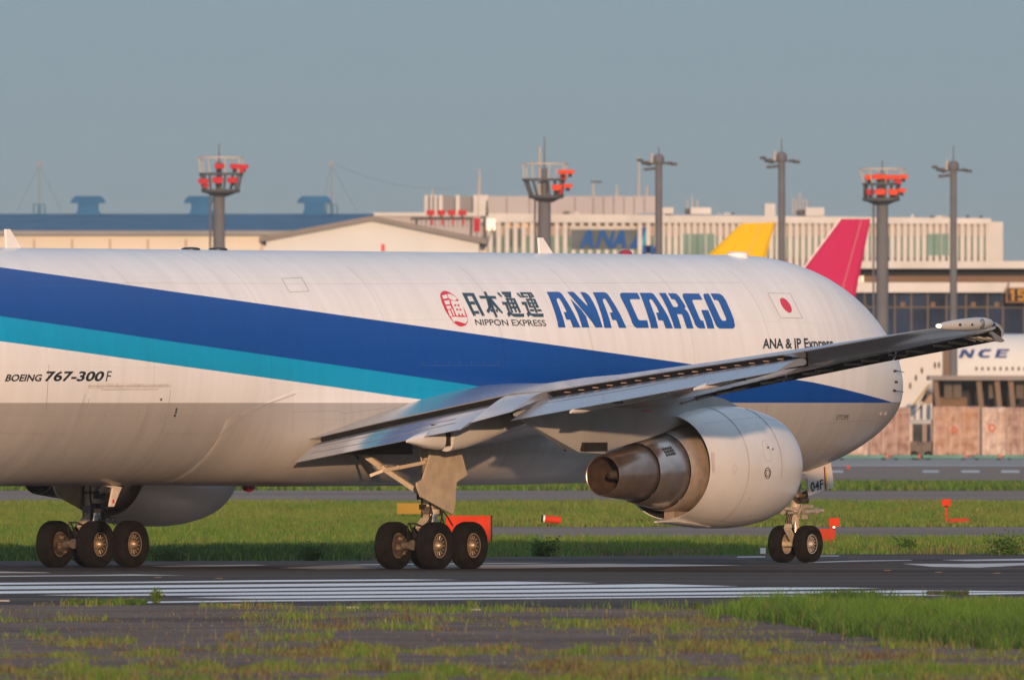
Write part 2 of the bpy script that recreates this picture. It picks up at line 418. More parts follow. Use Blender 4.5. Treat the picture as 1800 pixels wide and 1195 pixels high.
# round red emblem with a white character, and the four characters beside it
ell = [(115,170),(125,125),(160,100),(200,97),(260,120),(340,175),(420,270),(490,390),(530,500),(530,570),(500,615),(440,635),(390,625),(330,585),(260,500),(190,390),(140,270)]
emb = decal('emblem', [z3(ell)], text_red, fus, .006)
wh = [[(140,165),(165,168),(207,152),(230,208),(160,225)], [(172,250),(250,238),(262,300),(195,308)], [(200,328),(268,320),(285,362),(240,375),(225,378)],
      [(228,387),(262,387),(300,480),(285,490),(255,470)], [(275,375),(300,370),(335,465),(320,478)],
      [(218,152),(260,145),(330,180),(368,218),(345,240),(300,244),(245,213)], [(268,252),(330,248),(365,256),(410,247),(440,290),(500,478),(462,470),(450,440),(432,440),(440,474),(415,472),(400,438),(382,438),(392,474),(358,472)],
      [(280,492),(330,487),(430,494),(510,492),(525,502),(518,560),(490,592),(400,562),(345,550),(325,570),(295,532)]]
stuff(decal('emblem_character', [z3(p) for p in wh], decal_white, fus, .010))
dots = []
for cx, cy in ((340, 318), (388, 318), (368, 382), (416, 382)):
    dots.append(z3([(cx + 17 * math.cos(a) + 5 * math.sin(a), cy + 17 * math.sin(a)) for a in [i * math.pi / 4 for i in range(8)]]))
for q_ in dots: decal('emblem_dot', [q_], text_red, fus, .014)
def qd(x0, y0, x1, y1, sl=.47): h = (y1 - y0) * sl; return [(x0, y0), (x1, y0), (x1 + h, y1), (x0 + h, y1)]
sx = 293
shin = [(1040,262),(1120,265),(1165,400),(1200,440),(1380,440),(1380,492),(1230,490),(1180,460),(1150,495),(1120,440),(1140,420),(1095,310),(1060,310)]
dot = [(970,118),(1000,125),(1052,185),(1035,195),(985,150)]
kan = [[(442,128),(620,130),(645,178),(466,178)], [(466,178),(520,178),(655,475),(615,475)], [(590,178),(645,178),(790,475),(745,475)], [(557,258),(627,258),(650,305),(578,305)], [(622,400),(691,400),(712,445),(643,445)],
       [(697,172),(945,175),(968,218),(720,215)], [(765,112),(805,112),(835,172),(795,172)], [(818,217),(870,217),(985,495),(950,495)], [(808,217),(846,217),(885,350),(850,440),(810,405),(840,340)], [(850,217),(890,217),(1062,425),(1050,442),(1000,400),(870,270)], [(862,375),(898,375),(918,418),(885,418)], [(945,375),(975,375),(990,418),(962,418)],
       dot, [(1030,112),(1180,112),(1190,205),(1150,205),(1130,160),(1055,155)], [(1085,160),(1128,160),(1145,200),(1120,205),(1075,175)],
       [(1095,207),(1240,209),(1254,240),(1110,240)], [(1110,240),(1150,240),(1220,430),(1190,430)], [(1214,240),(1254,240),(1335,415),(1310,435),(1290,400)], [(1172,240),(1200,240),(1275,415),(1250,425)], [(1161,270),(1183,270),(1197,300),(1172,300)], [(1212,270),(1228,270),(1242,300),(1226,300)], [(1183,330),(1209,330),(1226,365),(1196,365)], [(1238,330),(1256,330),(1272,365),(1254,365)], shin,
       [(x + sx, y + 8) for x, y in dot], [(1310,118),(1490,120),(1505,150),(1330,150)], [(1326,150),(1362,150),(1388,200),(1352,200)], [(1474,150),(1512,150),(1537,196),(1500,198)],
       [(1372,172),(1430,172),(1442,198),(1384,198)], [(1470,172),(1490,172),(1500,198),(1482,198)], [(1432,150),(1466,150),(1496,214),(1462,214)], [(1400,215),(1545,218),(1558,246),(1413,244)], [(1413,246),(1450,246),(1500,352),(1460,352)], [(1520,247),(1558,247),(1608,352),(1570,352)], [(1478,246),(1504,246),(1590,430),(1555,430)],
       [(1458,270),(1484,270),(1497,298),(1472,298)], [(1518,270),(1534,270),(1546,298),(1530,298)], [(1487,324),(1508,324),(1520,352),(1500,352)], [(1546,324),(1562,324),(1576,352),(1558,352)], [(1460,374),(1522,374),(1538,408),(1476,408)], [(1570,374),(1634,376),(1650,408),(1586,408)], [(x + sx, y) for x, y in shin]]
for a_, b_ in ((0, 5), (5, 11), (11, 22), (22, len(kan))): stuff(decal('letter', [z3(p) for p in kan[a_:b_]], text_teal, fus, .008))
text_decal('lettering', 'NIPPON EXPRESS', z3([(632,523),(1692,535),(1722,630),(655,615)]), text_dark, fus, .006, .012, 1.0)
text_decal('lettering', 'BOEING', z5([(72,100),(420,100),(402,170),(45,170)]), text_dark, fus, .006, .03)
text_decal('lettering', '767-300', z5([(462,68),(1045,68),(1005,170),(432,170)]), text_dark, fus, .006, .03)
text_decal('lettering', 'F', z5([(1062,68),(1105,68),(1085,170),(1043,170)]), text_dark, fus, .006, 0)
text_decal('lettering', 'ANA & JP Express', z4([(88,812),(1130,800),(1170,1008),(88,1008)]), text_dark, fus, .006, .028)
text_decal('lettering', 'ETOPS', [(1400 + x / 5.69, 690 + y / 5.69) for x, y in [(410,222),(530,220),(512,270),(395,271)]], text_dark, fus, .006, .002)
fl = z4([(165,133),(500,138),(685,508),(360,500)])
flag = decal('flag', [fl], decal_white, fus, .005)
seams('flag_border', [fl + [fl[0]]], seam_grey, fus, .7, .007)
decal('flag_disc', [z4([(345,245),(350,215),(375,203),(405,208),(450,240),(490,290),(515,340),(525,380),(520,412),(505,426),(480,425),(440,402),(400,360),(365,305)])], text_red, fus, .009)
# panel joints, the lower cargo door and its hinge
def ring_seam(s, z0, z1, n=24):
    out = []
    for i in range(n + 1):
        z = z0 + (z1 - z0) * i / n
        q = (z - 4.66) / 2.72
        w = 2.515 * math.sqrt(max(0, 1 - q * q)); P = PM @ L(s, w, z)
        out.append((900 + FPX * P.x / P.y, HOR - FPX * (P.z - CH) / P.y))
    return out
dark_lines = [[(150,692),(146,706),(140,722),(128,760),(113,800)], [(300,686),(296,712),(284,760)], [(0,761),(124,762.5)], [(284,762),(386,762)],
              [(157,700),(152,718)], [(560,738),(620,735)], [(86,640),(80,740)], [(60,770),(40,850)],
              [(495,490),(530,488),(543,512),(509,514),(495,490)]]
seams('panel_line', dark_lines, seam_grey, fus, .75)
lines2 = [ring_seam(s, 4.2, 7.0) for s in (-8.2, -3.4, 1.6, 6.4, 10.2, 14.6, 18.0)] + [ring_seam(s, 2.3, 3.8) for s in (-8.2, 14.6, 18.0)]
lines2 += [[(0, 497), (600, 499), (1300, 497)], [(1000, 575), (1300, 570)], [(1440, 745), (1530, 738)]]
seams('panel_line', lines2, seam_faint, fus, .7)
decal('hinge_strip', [[(155,674),(300,674),(300,680),(154,682)]], mat('hinge_white', (.66, .63, .60), .5, 0, .15, 9.), fus, .012)
seams('hinge_gap', [[(154, 678.5), (299, 677.5)], [(176, 684.5), (278, 684)]], seam_grey, fus, .7, .016)
pl = []
for x, y in ((186, 722), (236, 722)):
    pl += [[(x, y), (x + 9, y), (x + 6, y + 16), (x - 3, y + 16), (x, y)]]
for x, y in ((145, 732), (286, 732), (142, 768)):
    pl += [[(x + 4 * math.cos(a) - 2 * math.sin(a), y + 9 * math.sin(a)) for a in [i * math.pi / 5 for i in range(11)]]]
seams('access_panel', pl, seam_grey, fus, .6)
for x, y in ((309, 717), (308, 722), (306, 728), (282, 700)): decal('vent_hole', [[(x, y), (x + 3, y), (x + 2, y + 4), (x - 1, y + 4)]], black_paint, fus, .006)
# blue continues on the stripe as faint service marks
seams('service_mark', [[(740, 642), (880, 642)]] + [[(x, 632), (x, 642)] for x in (742, 766, 789, 808, 829, 851, 875)], mat('mark_blue', (.05, .12, .30), .4, 0, .1, 3.), fus, .6)

# probes on the nose, blades, domes and beacons
for px, py, ln in ((1571, 652, 12), (1573, 671, 0), (1570, 686, 12)):
    a = fhit(px, py, 0); n = (fhit(px, py, .1) - a).normalized()
    p = MB().tube(a - n * .02, a + n * .07, .03, .025, 8)
    if ln: p.tube(a + n * .06, a + n * .06 + Vector((.36, 0, -.03)), .012, .008, 8)
    p.build('pitot_probe', black_paint, plane)
for px, py in ((1548, 726), (1556, 726)):
    a = fhit(px, py, 0); n = (fhit(px, py, .1) - a).normalized()
    MB().box(a + n * .01, (.07, .03, .09)).build('drain_port', seam_grey, plane)
def blade(px, py, s, h, c=.55):
    pts = [(0, 0), (-c * .95, 0), (-c * .35 - h * .42, h), (-h * .42 - .02, h)]
    z = 7.30 if s > -12 else 7.3
    m = MB(); zt = 7.36
    m.prism([L(s - x - c, -.025, zt + z_) for x, z_ in pts], L(0, .05, 0))
    return m.build('antenna', decal_white, plane)
for s, h in ((-10.52, .46), (11.7, .40)):
    zt = 7.345; c = .62
    MB().prism([L(s, -.03, zt), L(s + c, -.03, zt - .02), L(s + .12, -.03, zt + h), L(s - .04, -.03, zt + h)], L(0, .06, 0)).build('antenna', decal_white, plane)
for s in (-3.0, -1.87):
    m = MB(); m.lathe(L(s, 0, 7.375), (0, 0, 1), [(-.03, .225), (.03, .215), (.055, .16), (.065, .01)], 24); m.build('antenna_dome', black_paint, plane)
for s, z, d in ((15.45, 7.37, 1), (-.6, 1.90, -1)):
    m = MB(); m.lathe(L(s, 0, z), (0, 0, d), [(-.05, .17), (.04, .16), (.1, .11), (.13, .01)], 16); m.build('beacon_light', red_lens, plane)
m = MB(); m.lathe(L(19.9, .3, 7.36), (0, 0, 1), [(-.1, .28), (.05, .26), (.09, .2), (.1, .01)], 16); m.build('antenna_dome', decal_white, plane)
# drain mast under the belly
mb = MB(); mb.prism([L(-7.0, .10, 2.02), L(-6.05, .10, 1.90), L(-6.15, .10, 1.78), L(-6.38, .10, 1.46), L(-6.54, .10, 1.46), L(-6.40, .10, 1.88), L(-6.9, .10, 1.96)], L(0, .06, 0))
dm = mb.build('drain_mast', mat('mast_tan', (.62, .54, .46), .5, 0, .1, 5.), plane)
MB().box(L(-6.42, .165, 1.58), (.07, .006, .09)).build('mast_mark', text_red, dm)

# wing to body fairing
rings = []
def fus_half(z): q = (z - 4.66) / 2.72; return 2.515 * math.sqrt(max(0., 1 - q * q))
def sup_half(z):                                   # squarer lower lobe of the fairing
    q = min(1., max(0., (3.3 - z) / (3.3 - 1.90))); return 2.50 * (1 - q ** 3.0) ** (1 / 3.0) if z < 3.3 else 2.50
FS = [-4.90, -4.86, -4.6, -4.2, -3.7, -3.1, -2.4, -1.5, -.5, .5, 2, 4, 6, 8, 9.5, 10.8, 12., 13., 13.6]
for s in FS:
    e = max(0., min(1., (s + 4.9) / 5.5)); e = e * e * (3 - 2 * e)
    if s > 8: e = max(0., (13.6 - s) / 5.6); e = e * e * (3 - 2 * e)
    zt = min(4.12, 3.48 + .26 * (s + 4.8)) if s < 8 else 4.12 - (s - 8) * .32
    zb = 1.94 - .04 * e; off = .005 if -4.9 < s < 13.5 else -.02; half = []
    for i in range(25):
        z = zb + (zt - zb) * (i / 24) ** 1.6 if i else zb
        f = fus_half(max(z, 1.945)); y = f + off + e * max(0., sup_half(max(z, 1.91)) - f) * (1. if z < 3.6 else max(0., 1 - (z - 3.6) / .8))
        half.append((y if i else 0.0, z))
    ring = [Vector((s, y, z)) for y, z in half] + [Vector((s, half[-1][0] - .25, zt + .02)), Vector((s, -half[-1][0] + .25, zt + .02))] + [Vector((s, -y, z)) for y, z in half[::-1][:-1]]
    rings.append(ring)
fair = MB().loft(rings).build('wing_fairing', liv, plane, 50)

FAIRB = BVHTree.FromPolygons([v.co.copy() for v in fair.data.vertices], [tuple(p.vertices) for p in fair.data.polygons])
def fairhit(px, py):
    d = ray(px, py); h = FAIRB.ray_cast(CAML, d); g = FBVH.ray_cast(CAML, d)
    c = [q for q in (h, g) if q[0] is not None]
    if not c: return None
    q = min(c, key=lambda k: k[3]); n = q[1] if q[1].dot(d) < 0 else -q[1]; return q[0] + n * .012
seams('panel_line', [[(343, 848), (349, 822), (361, 796), (385, 766), (420, 737), (466, 711), (520, 692)]], seam_grey, fair, .9, 0, fairhit)
seams('panel_line', [[(514, 724), (596, 722), (604, 726), (604, 756)], [(514, 690), (514, 760)], [(604, 727), (690, 715)]], seam_faint, fair, .8, 0, fairhit)
# ------------------------------------------------------------------ wings
def interp(tab, r):
    for a, b in zip(tab[:-1], tab[1:]):
        if r <= b[0]:
            t = (r - a[0]) / (b[0] - a[0]); return [x + (y - x) * t for x, y in zip(a[1:], b[1:])]
    return list(tab[-1][1:])
#        r     sLE   zLE   sTE    zTE   up   low
WT = [(0.0, 10.4, 3.62, -1.9, 2.80, .80, .80), (2.3, 8.9, 3.75, -1.55, 3.0, .73, .75), (3.7, 7.94, 3.8, -1.1, 3.33, .62, .60), (5.0, 7.05, 3.85, -.85, 3.6, .53, .5), (7.2, 5.56, 4.0, -.4, 4.05, .45, .42),
      (8.4, 4.75, 4.1, -.8, 4.1, .42, .36), (13., 1.62, 4.55, -2.7, 4.56, .29, .25), (18.0, -1.77, 5.02, -4.85, 5.0, .225, .18), (18.06, -1.81, 5.025, -5.83, 4.92, .23, .18), (23.4, -5.44, 5.50, -8.0, 5.50, .13, .11), (23.75, -5.85, 5.53, -7.98, 5.53, .09, .08)]
def naca(x): return 10 * (.2969 * math.sqrt(x) - .126 * x - .3516 * x * x + .2843 * x ** 3 - .1036 * x ** 4)
XS = [0, .01, .03, .07, .13, .2, .3, .4, .5, .6, .7, .8, .9, 1.0]
def wing_ring(r, side):
    a, za, b, zb, u, lo = interp(WT, r); up = []; dn = []
    for x in XS:
        s = a + (b - a) * x; z = za + (zb - za) * x; t = naca(x)
        te = .012 if x == 1 else 0
        up.append(L(s, side * r, z + u * t + te)); dn.append(L(s, side * r, z - lo * t - te))
    return up + dn[::-1][:-1]
FT = [(2.55, -2.55, 2.55), (7.05, -2.35, 3.33)]                     # inboard flap trailing edge: r, s, z
FO = [(8.42, -2.40, 3.51), (18.0, -6.02, 4.62)]                     # outboard flap trailing edge
def flap_ring(r, side, TE, dch, gap=.09, thick=.16, dz=0.):
    """flap section from below the fixed trailing edge to its own"""
    _, _, b, zb, _, _ = interp(WT, r); s1, z1 = interp(TE, r)
    s0 = b + dch; z0 = zb - gap + dz
    pts = []; d = Vector((s1 - s0, 0, z1 - z0)); ln = d.length; d /= ln; n = Vector((-d.z, 0, d.x)) * (1 if -d.x > 0 else -1)
    n = Vector((d.z, 0, -d.x)); n = n if n.z > 0 else -n
    for x, t in ((0, -.25), (.02, .25), (.08, .5), (.2, .62), (.4, .58), (.7, .34), (1, .04), (1, -.03), (.6, -.1), (.3, -.35), (.1, -.55), (.02, -.5)):
        p = Vector((s0, 0, z0)) + d * ln * x + n * thick * (t - .5); pts.append(L(p.x, side * r, p.z))
    return pts
def slat_ring(r, side, f=1.):
    a, za, *_ = interp(WT, r)
    pr = [(-.12, .17), (.18, .17), (.42, .09), (.55, -.03), (.55, -.13), (.47, -.22), (.36, -.27), (.34, -.25), (.44, -.17), (.46, -.06), (.34, .04), (.12, .10), (-.10, .155)]
    return [L(a + x * f, side * r, za + z * f) for x, z in pr]
def make_wing(side):
    rs = [0, 1.2, 2.3, 3.0, 3.7, 4.4, 5, 6, 7.2, 7.8, 8.4, 9.5, 11, 13, 15, 16.5, 18.0, 18.06, 20, 22, 23.4, 23.62, 23.75]
    mb = MB()
    rings = [wing_ring(r, side) for r in rs]; n = len(rings[0]); nu = len(XS)
    vs = [v for r in rings for v in r]; top = []; bot = []
    for k in range(len(rings) - 1):
        for i in range(n):
            j = (i + 1) % n; (top if i < nu - 1 else bot).append((k * n + i, k * n + j, (k + 1) * n + j, (k + 1) * n + i))
    mb.add(vs, top, 0); o = len(mb.v) - len(vs)
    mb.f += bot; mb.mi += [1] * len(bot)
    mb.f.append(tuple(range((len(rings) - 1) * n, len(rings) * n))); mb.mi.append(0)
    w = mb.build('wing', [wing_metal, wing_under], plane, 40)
    # flaps
    for TE, r0, r1, dch, g, th in ((FT, 2.58, 7.02, .10, .10, .20), (FO, 8.46, 17.98, .10, .11, .17)):
        k = 7; rr = [r0 + (r1 - r0) * i / k for i in range(k + 1)]
        MB().loft([flap_ring(r, side, TE, dch, g, th) for r in rr]).build('flap', flap_metal, w, 40)
    if side > 0:
        for fo, lns in zip([o for o in bpy.data.objects if o.parent == w and o.name.startswith('flap')], ([[(536, 789), (660, 764), (802, 736)], [(545, 797), (660, 774), (800, 743)]], [[(935, 712), (1100, 685), (1345, 637)], [(1060, 670), (1062, 712)], [(1235, 640), (1238, 672)]])):
            BF = BVHTree.FromPolygons([v.co.copy() for v in fo.data.vertices], [tuple(p.vertices) for p in fo.data.polygons])
            def fhit2(x, y, BF=BF):
                d = ray(x, y); h = BF.ray_cast(CAML, d); return None if h[0] is None else h[0] + (h[1] if h[1].dot(d) < 0 else -h[1]) * .006
            seams('panel_line', lns, seam_grey, w, .7, 0, fhit2)
    fa = [(7.15, -2.1, 3.46), (8.42, -2.35, 3.71)]
    MB().loft([flap_ring(r, side, fa, .03, .0, .16, .03) for r in (7.12, 7.8, 8.40)]).build('inboard_aileron', flap_metal, w, 40)
    # black filler for the shade in the flap slot, with the slot's hinge fittings
    for r0, r1, TE in ((2.6, 7.1, FT), (8.6, 17.9, FO)):
        mb = MB(); rr = [r0 + (r1 - r0) * i / 6 for i in range(7)]
        def cr(r):
            _, _, b, zb, _, _ = interp(WT, r); return [L(b + .004, side * r, zb - .013), L(b + .07, side * r, zb - .30), L(b + .30, side * r, zb - .32), L(b + .30, side * r, zb - .03)]
        mb.loft([cr(r) for r in rr]); mb.build('flap_slot_shade', slot_shade, w)
    if side > 0:
        for i in range(17):
            r = 9.2 + 8.5 * i / 16; _, _, b, zb, _, _ = interp(WT, r)
            MB().box(L(b - .02, r, zb - .095), (.10, .13, .024)).build('hinge_fitting', fitting_tan, w, 0)
    # slats and their tracks
    for r0, r1, f in ((3.4, 7.0, .95), (8.75, 13.2, .9), (13.25, 18.4, .92), (18.45, 23.35, .95)):
        rr = [r0 + (r1 - r0) * i / 5 for i in range(6)]
        rg = [slat_ring(r, side, f) for r in rr]; mb = MB(); nn = 13; vs = [v for q in rg for v in q]
        outer = []; inner = []
        for k in range(5):
            for i in range(nn):
                j = (i + 1) % nn; (outer if i < 6 else inner).append((k * nn + i, k * nn + j, (k + 1) * nn + j, (k + 1) * nn + i))
        mb.add(vs, outer, 0); mb.f += inner; mb.mi += [1] * len(inner)
        mb.f += [tuple(range(nn)), tuple(range(5 * nn, 6 * nn))]; mb.mi += [0, 0]
        mb.build('slat', [wing_metal, dark_cove], w, 40)
    # fixed leading edge behind the slats, coloured dark for the shade in the cove
    mb = MB(); rr = [8.8 + 14.4 * i / 10 for i in range(11)]
    def le(r):
        a, za, b, zb, u, lo = interp(WT, r); c = a - b
        f = lambda x: za + (zb - za) * x - lo * naca(x) - .006
        return [L(a + .012, side * r, za + .02), L(a - c * .01, side * r, f(.012) - .01), L(a - c * .05, side * r, f(.05)), L(a - c * .10, side * r, f(.10)), L(a - c * .10, side * r, f(.10) + .02), L(a - c * .03, side * r, za + .02)]
    mb.loft([le(r) for r in rr]); mb.build('leading_edge', dark_cove, w, 30)
    if side > 0:
        for i, r in enumerate((8.95, 9.75, 10.8, 11.5, 12.9, 13.6, 14.9, 15.5, 16.9, 17.7, 19.0, 19.8, 21.1, 21.8, 22.9)):
            a, za, b, zb, u, lo = interp(WT, r)
            mb = MB().bar(L(a - .35, r, za - lo * .8 - .05), L(a + .42, r, za - .19), .05 if i % 2 else .085, .05)
            mb.build('slat_track', track_metal, w)
    # flap track fairings
    def canoe(r, prof, wd):
        mb = MB(); rg = []
        for s, zt, zb, hw in prof:
            zc, hz = (zt + zb) / 2, (zt - zb) / 2; ring = []
            for i in range(20):
                a = 2 * math.pi * i / 20; ca, sa = math.cos(a), math.sin(a); e = .75
                ring.append(L(s, side * (r + hw * wd * math.copysign(abs(ca) ** e, ca)), zc + hz * math.copysign(abs(sa) ** e, sa)))
            rg.append(ring)
        return mb.loft(rg)
    canoe(5.9, [(-2.86, 2.99, 2.93, .12), (-2.5, 3.10, 2.87, .55), (-2.1, 3.18, 2.80, .85), (-1.55, 3.25, 2.76, 1.)], .22).build('flap_fairing', gear_paint if False else cowl_paint, w, 50)
    canoe(5.9, [(-1.22, 3.45, 2.72, 1.), (-.6, 3.6, 2.78, 1.), (.3, 3.7, 2.95, .95), (1.3, 3.6, 3.2, .7), (2.2, 3.45, 3.38, .15)], .22).build('flap_fairing', cowl_paint, w, 50)
    MB().box(L(-1.4, side * 5.9, 3.1), (.5, .26, .5)).build('flap_hinge', dark_metal, w)
    canoe(10.7, [(-3.34, 3.66, 3.60, .12), (-2.9, 3.82, 3.60, .6), (-2.3, 3.95, 3.68, .9), (-1.5, 4.08, 3.76, 1.), (-.6, 4.1, 3.84, .9), (.3, 4.1, 3.95, .55), (.8, 4.1, 4.02, .1)], .17).build('flap_fairing', cowl_paint, w, 50)
    canoe(15.4, [(-5.40, 4.18, 4.12, .12), (-5.0, 4.27, 4.14, .6), (-4.4, 4.40, 4.20, .9), (-3.7, 4.54, 4.30, 1.), (-2.9, 4.62, 4.40, .85), (-2.1, 4.66, 4.52, .4), (-1.8, 4.65, 4.6, .1)], .16).build('flap_fairing', cowl_paint, w, 50)
    for r, s, z in ((10.7, -1.62, 3.93), (15.4, -3.72, 4.44)):
        MB().box(L(s, side * r, z), (.5, .33 if r < 12 else .31, .2)).build('fairing_opening', black_paint, w)
    # tip fairing with its lamps
    if side > 0:
        mb = MB(); rg = []
        for x, hw, hz in ((0, .03, .05), (.12, .06, .08), (.5, .11, .115), (1.0, .15, .14), (1.5, .16, .15), (1.85, .14, .135), (2.1, .09, .09), (2.22, .02, .02)):
            s = -8.15 + x; z = 5.555 + .035 * x
            rg.append([L(s, 23.72 + hw * math.cos(a), z + hz * math.sin(a)) for a in [2 * math.pi * i / 16 for i in range(16)]])
        tip = mb.loft(rg).build('wingtip_fairing', mat('tip_grey', (.42, .42, .43), .4, 0, .06, 3.), w, 60)
        MB().sphere(L(-8.17, 23.70, 5.56), .062, 12, 8, sc=(1.2, 1, .75)).build('tail_light', mat('lamp_lit', (.9, .7, .4), .3, 0, .02, 3., emit=(1., .74, .38), estr=3.2), w)
        mb = MB(); mb.lathe(L(-6.60, 23.84, 5.615), (0, -1, 0), [(0, .115), (.03, .11), (.032, .075)], 20); ln = mb.build('lamp_ring', steel, w)
        MB().sphere(L(-6.60, 23.865, 5.615), .07, 14, 8, sc=(1, .4, 1)).build('strobe_light', mat('lamp_glass', (.35, .36, .38), .08, .6, .05, 4., coat=1.), w)
        for s in (-7.55, -7.05): MB().tube(L(s, 23.86, 5.59), L(s, 23.895, 5.59), .028, .028, 10).build('fastener', black_paint, w)
        mb = MB(); c = [L(-5.98, 23.7, 5.61)]
        MB().sphere(L(-5.98, 23.76, 5.60), .07, 10, 6, sc=(1.3, .6, .8)).build('navigation_light', mat('lens_blue', (.01, .05, .14), .1, 0, .05, 3., coat=1.), w)
        # open end of the outer slat
        mb = MB(); a, za, b, zb, u, lo = interp(WT, 23.4)
        pts = [(-5.95, 5.60), (-5.6, 5.50), (-5.2, 5.35), (-4.93, 5.24), (-5.05, 5.20), (-5.3, 5.22), (-5.45, 5.36), (-5.9, 5.52)]
        mb.prism([L(s, 23.37, z) for s, z in pts], L(0, .05, 0)); mb.build('slat_end', wing_under, w)
        for k in range(4):
            mb = MB().bar(L(-5.6 + .08 * k, 22.6 + .2 * k, 5.36 - .02 * k), L(-5.05, 22.7 + .2 * k, 5.24), .05, .05); mb.build('slat_track', track_metal, w)
    return w
wing_r = make_wing(1); wing_l = make_wing(-1)

# ------------------------------------------------------------------ engines
def make_engine(side):
    r0 = 7.92; o = L(0, side * r0, 2.35); ax = (1, 0, 0)
    prof = [(5.02, 1.195), (5.0, 1.215), (5.5, 1.315), (6.1, 1.39), (6.8, 1.432), (7.5, 1.43), (8.1, 1.385), (8.6, 1.31), (8.9, 1.235), (9.05, 1.17), (9.12, 1.10), (9.08, 1.04), (8.9, 1.0), (8.3, 1.02), (7.6, 1.06)]
    mb = MB(); mb.lathe(o, ax, prof[:10], 64, 0); mb.lathe(o, ax, prof[9:14], 64, 1); mb.lathe(o, ax, prof[13:], 64, 2)
    mb.lathe(o, ax, [(5.02, 1.195), (5.6, 1.2), (6.4, 1.15)], 64, 2)
    e = mb.build('engine', [cowl_paint, steel, dark_cove], plane, 40)
    mb = MB(); mb.lathe(o, ax, [(8.3, 1.05), (8.25, .3), (8.6, .25), (8.75, .01)], 32); mb.build('fan', dark_metal, e)
    zc = lambda s: -.19 + (s - 2.3) * .042
    def ring(name, pr, m, n=56): return MB().lathe(o, ax, pr, n, 0, [zc(a) for a, _ in pr]).build(name, m, e, 40)
    ring('exhaust_nozzle', [(2.30, .445), (2.29, .462), (2.31, .475), (2.9, .56), (3.68, .665), (3.70, .655)], hot_metal)
    ring('nozzle_lining', [(2.30, .445), (2.9, .50), (3.6, .52), (4.0, .50)], mat('nozzle_lining', (.15, .10, .08), .5, .6, .3, 4.))
    ring('exhaust_plug', [(2.52, .05), (2.56, .075), (2.9, .12), (3.4, .24), (3.9, .34), (4.0, .5)], hot_metal)
    ring('core_cowl', [(3.69, .69), (3.71, .705), (4.1, .79), (4.64, .885), (4.66, .88)], core_metal)
    ring('core_cowl', [(4.67, .90), (4.70, .912), (5.1, .965), (5.6, 1.0), (6.4, 1.02)], core_paint)
    # cooling grille on the core cowl
    if side > 0:
        def on_core(s, a, off): R = float(np.interp(s, (3.71, 4.1, 4.64), (.705, .79, .885))) + .006; return L(s, r0 + (R + off) * math.cos(a), 2.35 + zc(s) + (R + off) * math.sin(a))
        mb = MB()
        for i in range(4):
            for j in range(3):
                s0, a0 = 3.98 + i * .085, R_(29 + j * 6.0)
                MB().add([on_core(s0, a0, .006), on_core(s0 + .055, a0, .006), on_core(s0 + .055, a0 + R_(4.9), .006), on_core(s0, a0 + R_(4.9), .006)], [(0, 1, 2, 3)]).build('cooling_slot', black_paint, e, 0)
    # lower bifurcation and keel
    mb = MB(); mb.prism([L(5.12, side * r0 - .14, 1.50), L(7.0, side * r0 - .14, 1.45), L(7.0, side * r0 - .14, 1.0), L(5.12, side * r0 - .14, 1.12)], L(0, .28 * side, 0)); mb.build('bifurcation_fairing', core_paint, e)
    mb = MB()
    rg = []
    for s, w, zt, zb in ((4.55, .05, 1.10, 1.06), (5.0, .30, 1.16, 1.04), (5.6, .36, 1.1, .98), (6.4, .3, 1.0, .925), (7.2, .05, .96, .93)):
        rg.append([L(s, side * r0 + w * math.cos(a), (zt + zb) / 2 + (zt - zb) / 2 * math.sin(a)) for a in [2 * math.pi * i / 12 for i in range(12)]])
    mb.loft(rg).build('keel_fairing', cowl_paint, e, 50)
    # pylon
    def P(s, z, w): return (s, z, w)
    upper = [(-1.45, 3.62), (0.0, 3.80), (2.0, 3.85), (4.2, 3.98), (5.6, 4.05), (7.0, 3.98), (8.3, 3.66)]
    lower = [(-1.40, 3.55), (1.10, 2.70), (2.10, 2.67), (3.55, 2.95), (4.6, 3.15), (5.6, 3.4), (7.0, 3.6), (8.35, 3.60)]
    prof = [(-1.45, 3.62, 3.55, .02), (.0, 3.85, 3.06, .12), (1.05, 3.9, 2.71, .19), (2.1, 3.9, 2.66, .26), (2.15, 3.9, 2.72, .26), (2.9, 3.95, 2.86, .28), (3.7, 4.0, 2.98, .30), (4.6, 4.05, 3.15, .29), (5.4, 4.08, 3.35, .27), (6.2, 4.06, 3.5, .24), (7.2, 3.93, 3.6, .20), (8.4, 3.62, 3.5, .08)]
    rg = []
    for s, zt, zb, w in prof:
        rg.append([L(s, side * (r0 - w), zt), L(s, side * (r0 + w), zt), L(s, side * (r0 + w), zb + .16 * (zt - zb)), L(s, side * (r0 + w * .72), zb), L(s, side * (r0 - w * .72), zb), L(s, side * (r0 - w), zb + .16 * (zt - zb))])
    py = MB().loft(rg).build('pylon', grey_paint, e, 40)
    if side > 0:
        mb = MB(); mb.box(L(1.6, r0 - .02, 2.83), (1.0, .56, .20)); mb.build('pylon_plate', dark_metal, e)
        def psurf(px, py): 
            d = ray(px, py); h = BP.ray_cast(CAML, d); return None if h[0] is None else h[0] - d * .012
        BP = BVHTree.FromPolygons([v.co.copy() for v in py.data.vertices], [tuple(p.vertices) for p in py.data.polygons])
        seams('panel_line', [[(1040, 734), (1040, 779)], [(1040, 730), (1118, 724), (1118, 757)], [(1040, 774), (1120, 760)], [(1124, 715), (1124, 740)]], seam_grey, e, .8, 0, psurf)
        seams('service_mark', [[(1127, 723), (1145, 722)]], text_red, e, 2.0, 0, psurf)
        BN = BVHTree.FromPolygons([v.co.copy() for v in e.data.vertices], [tuple(p.vertices) for p in e.data.polygons])
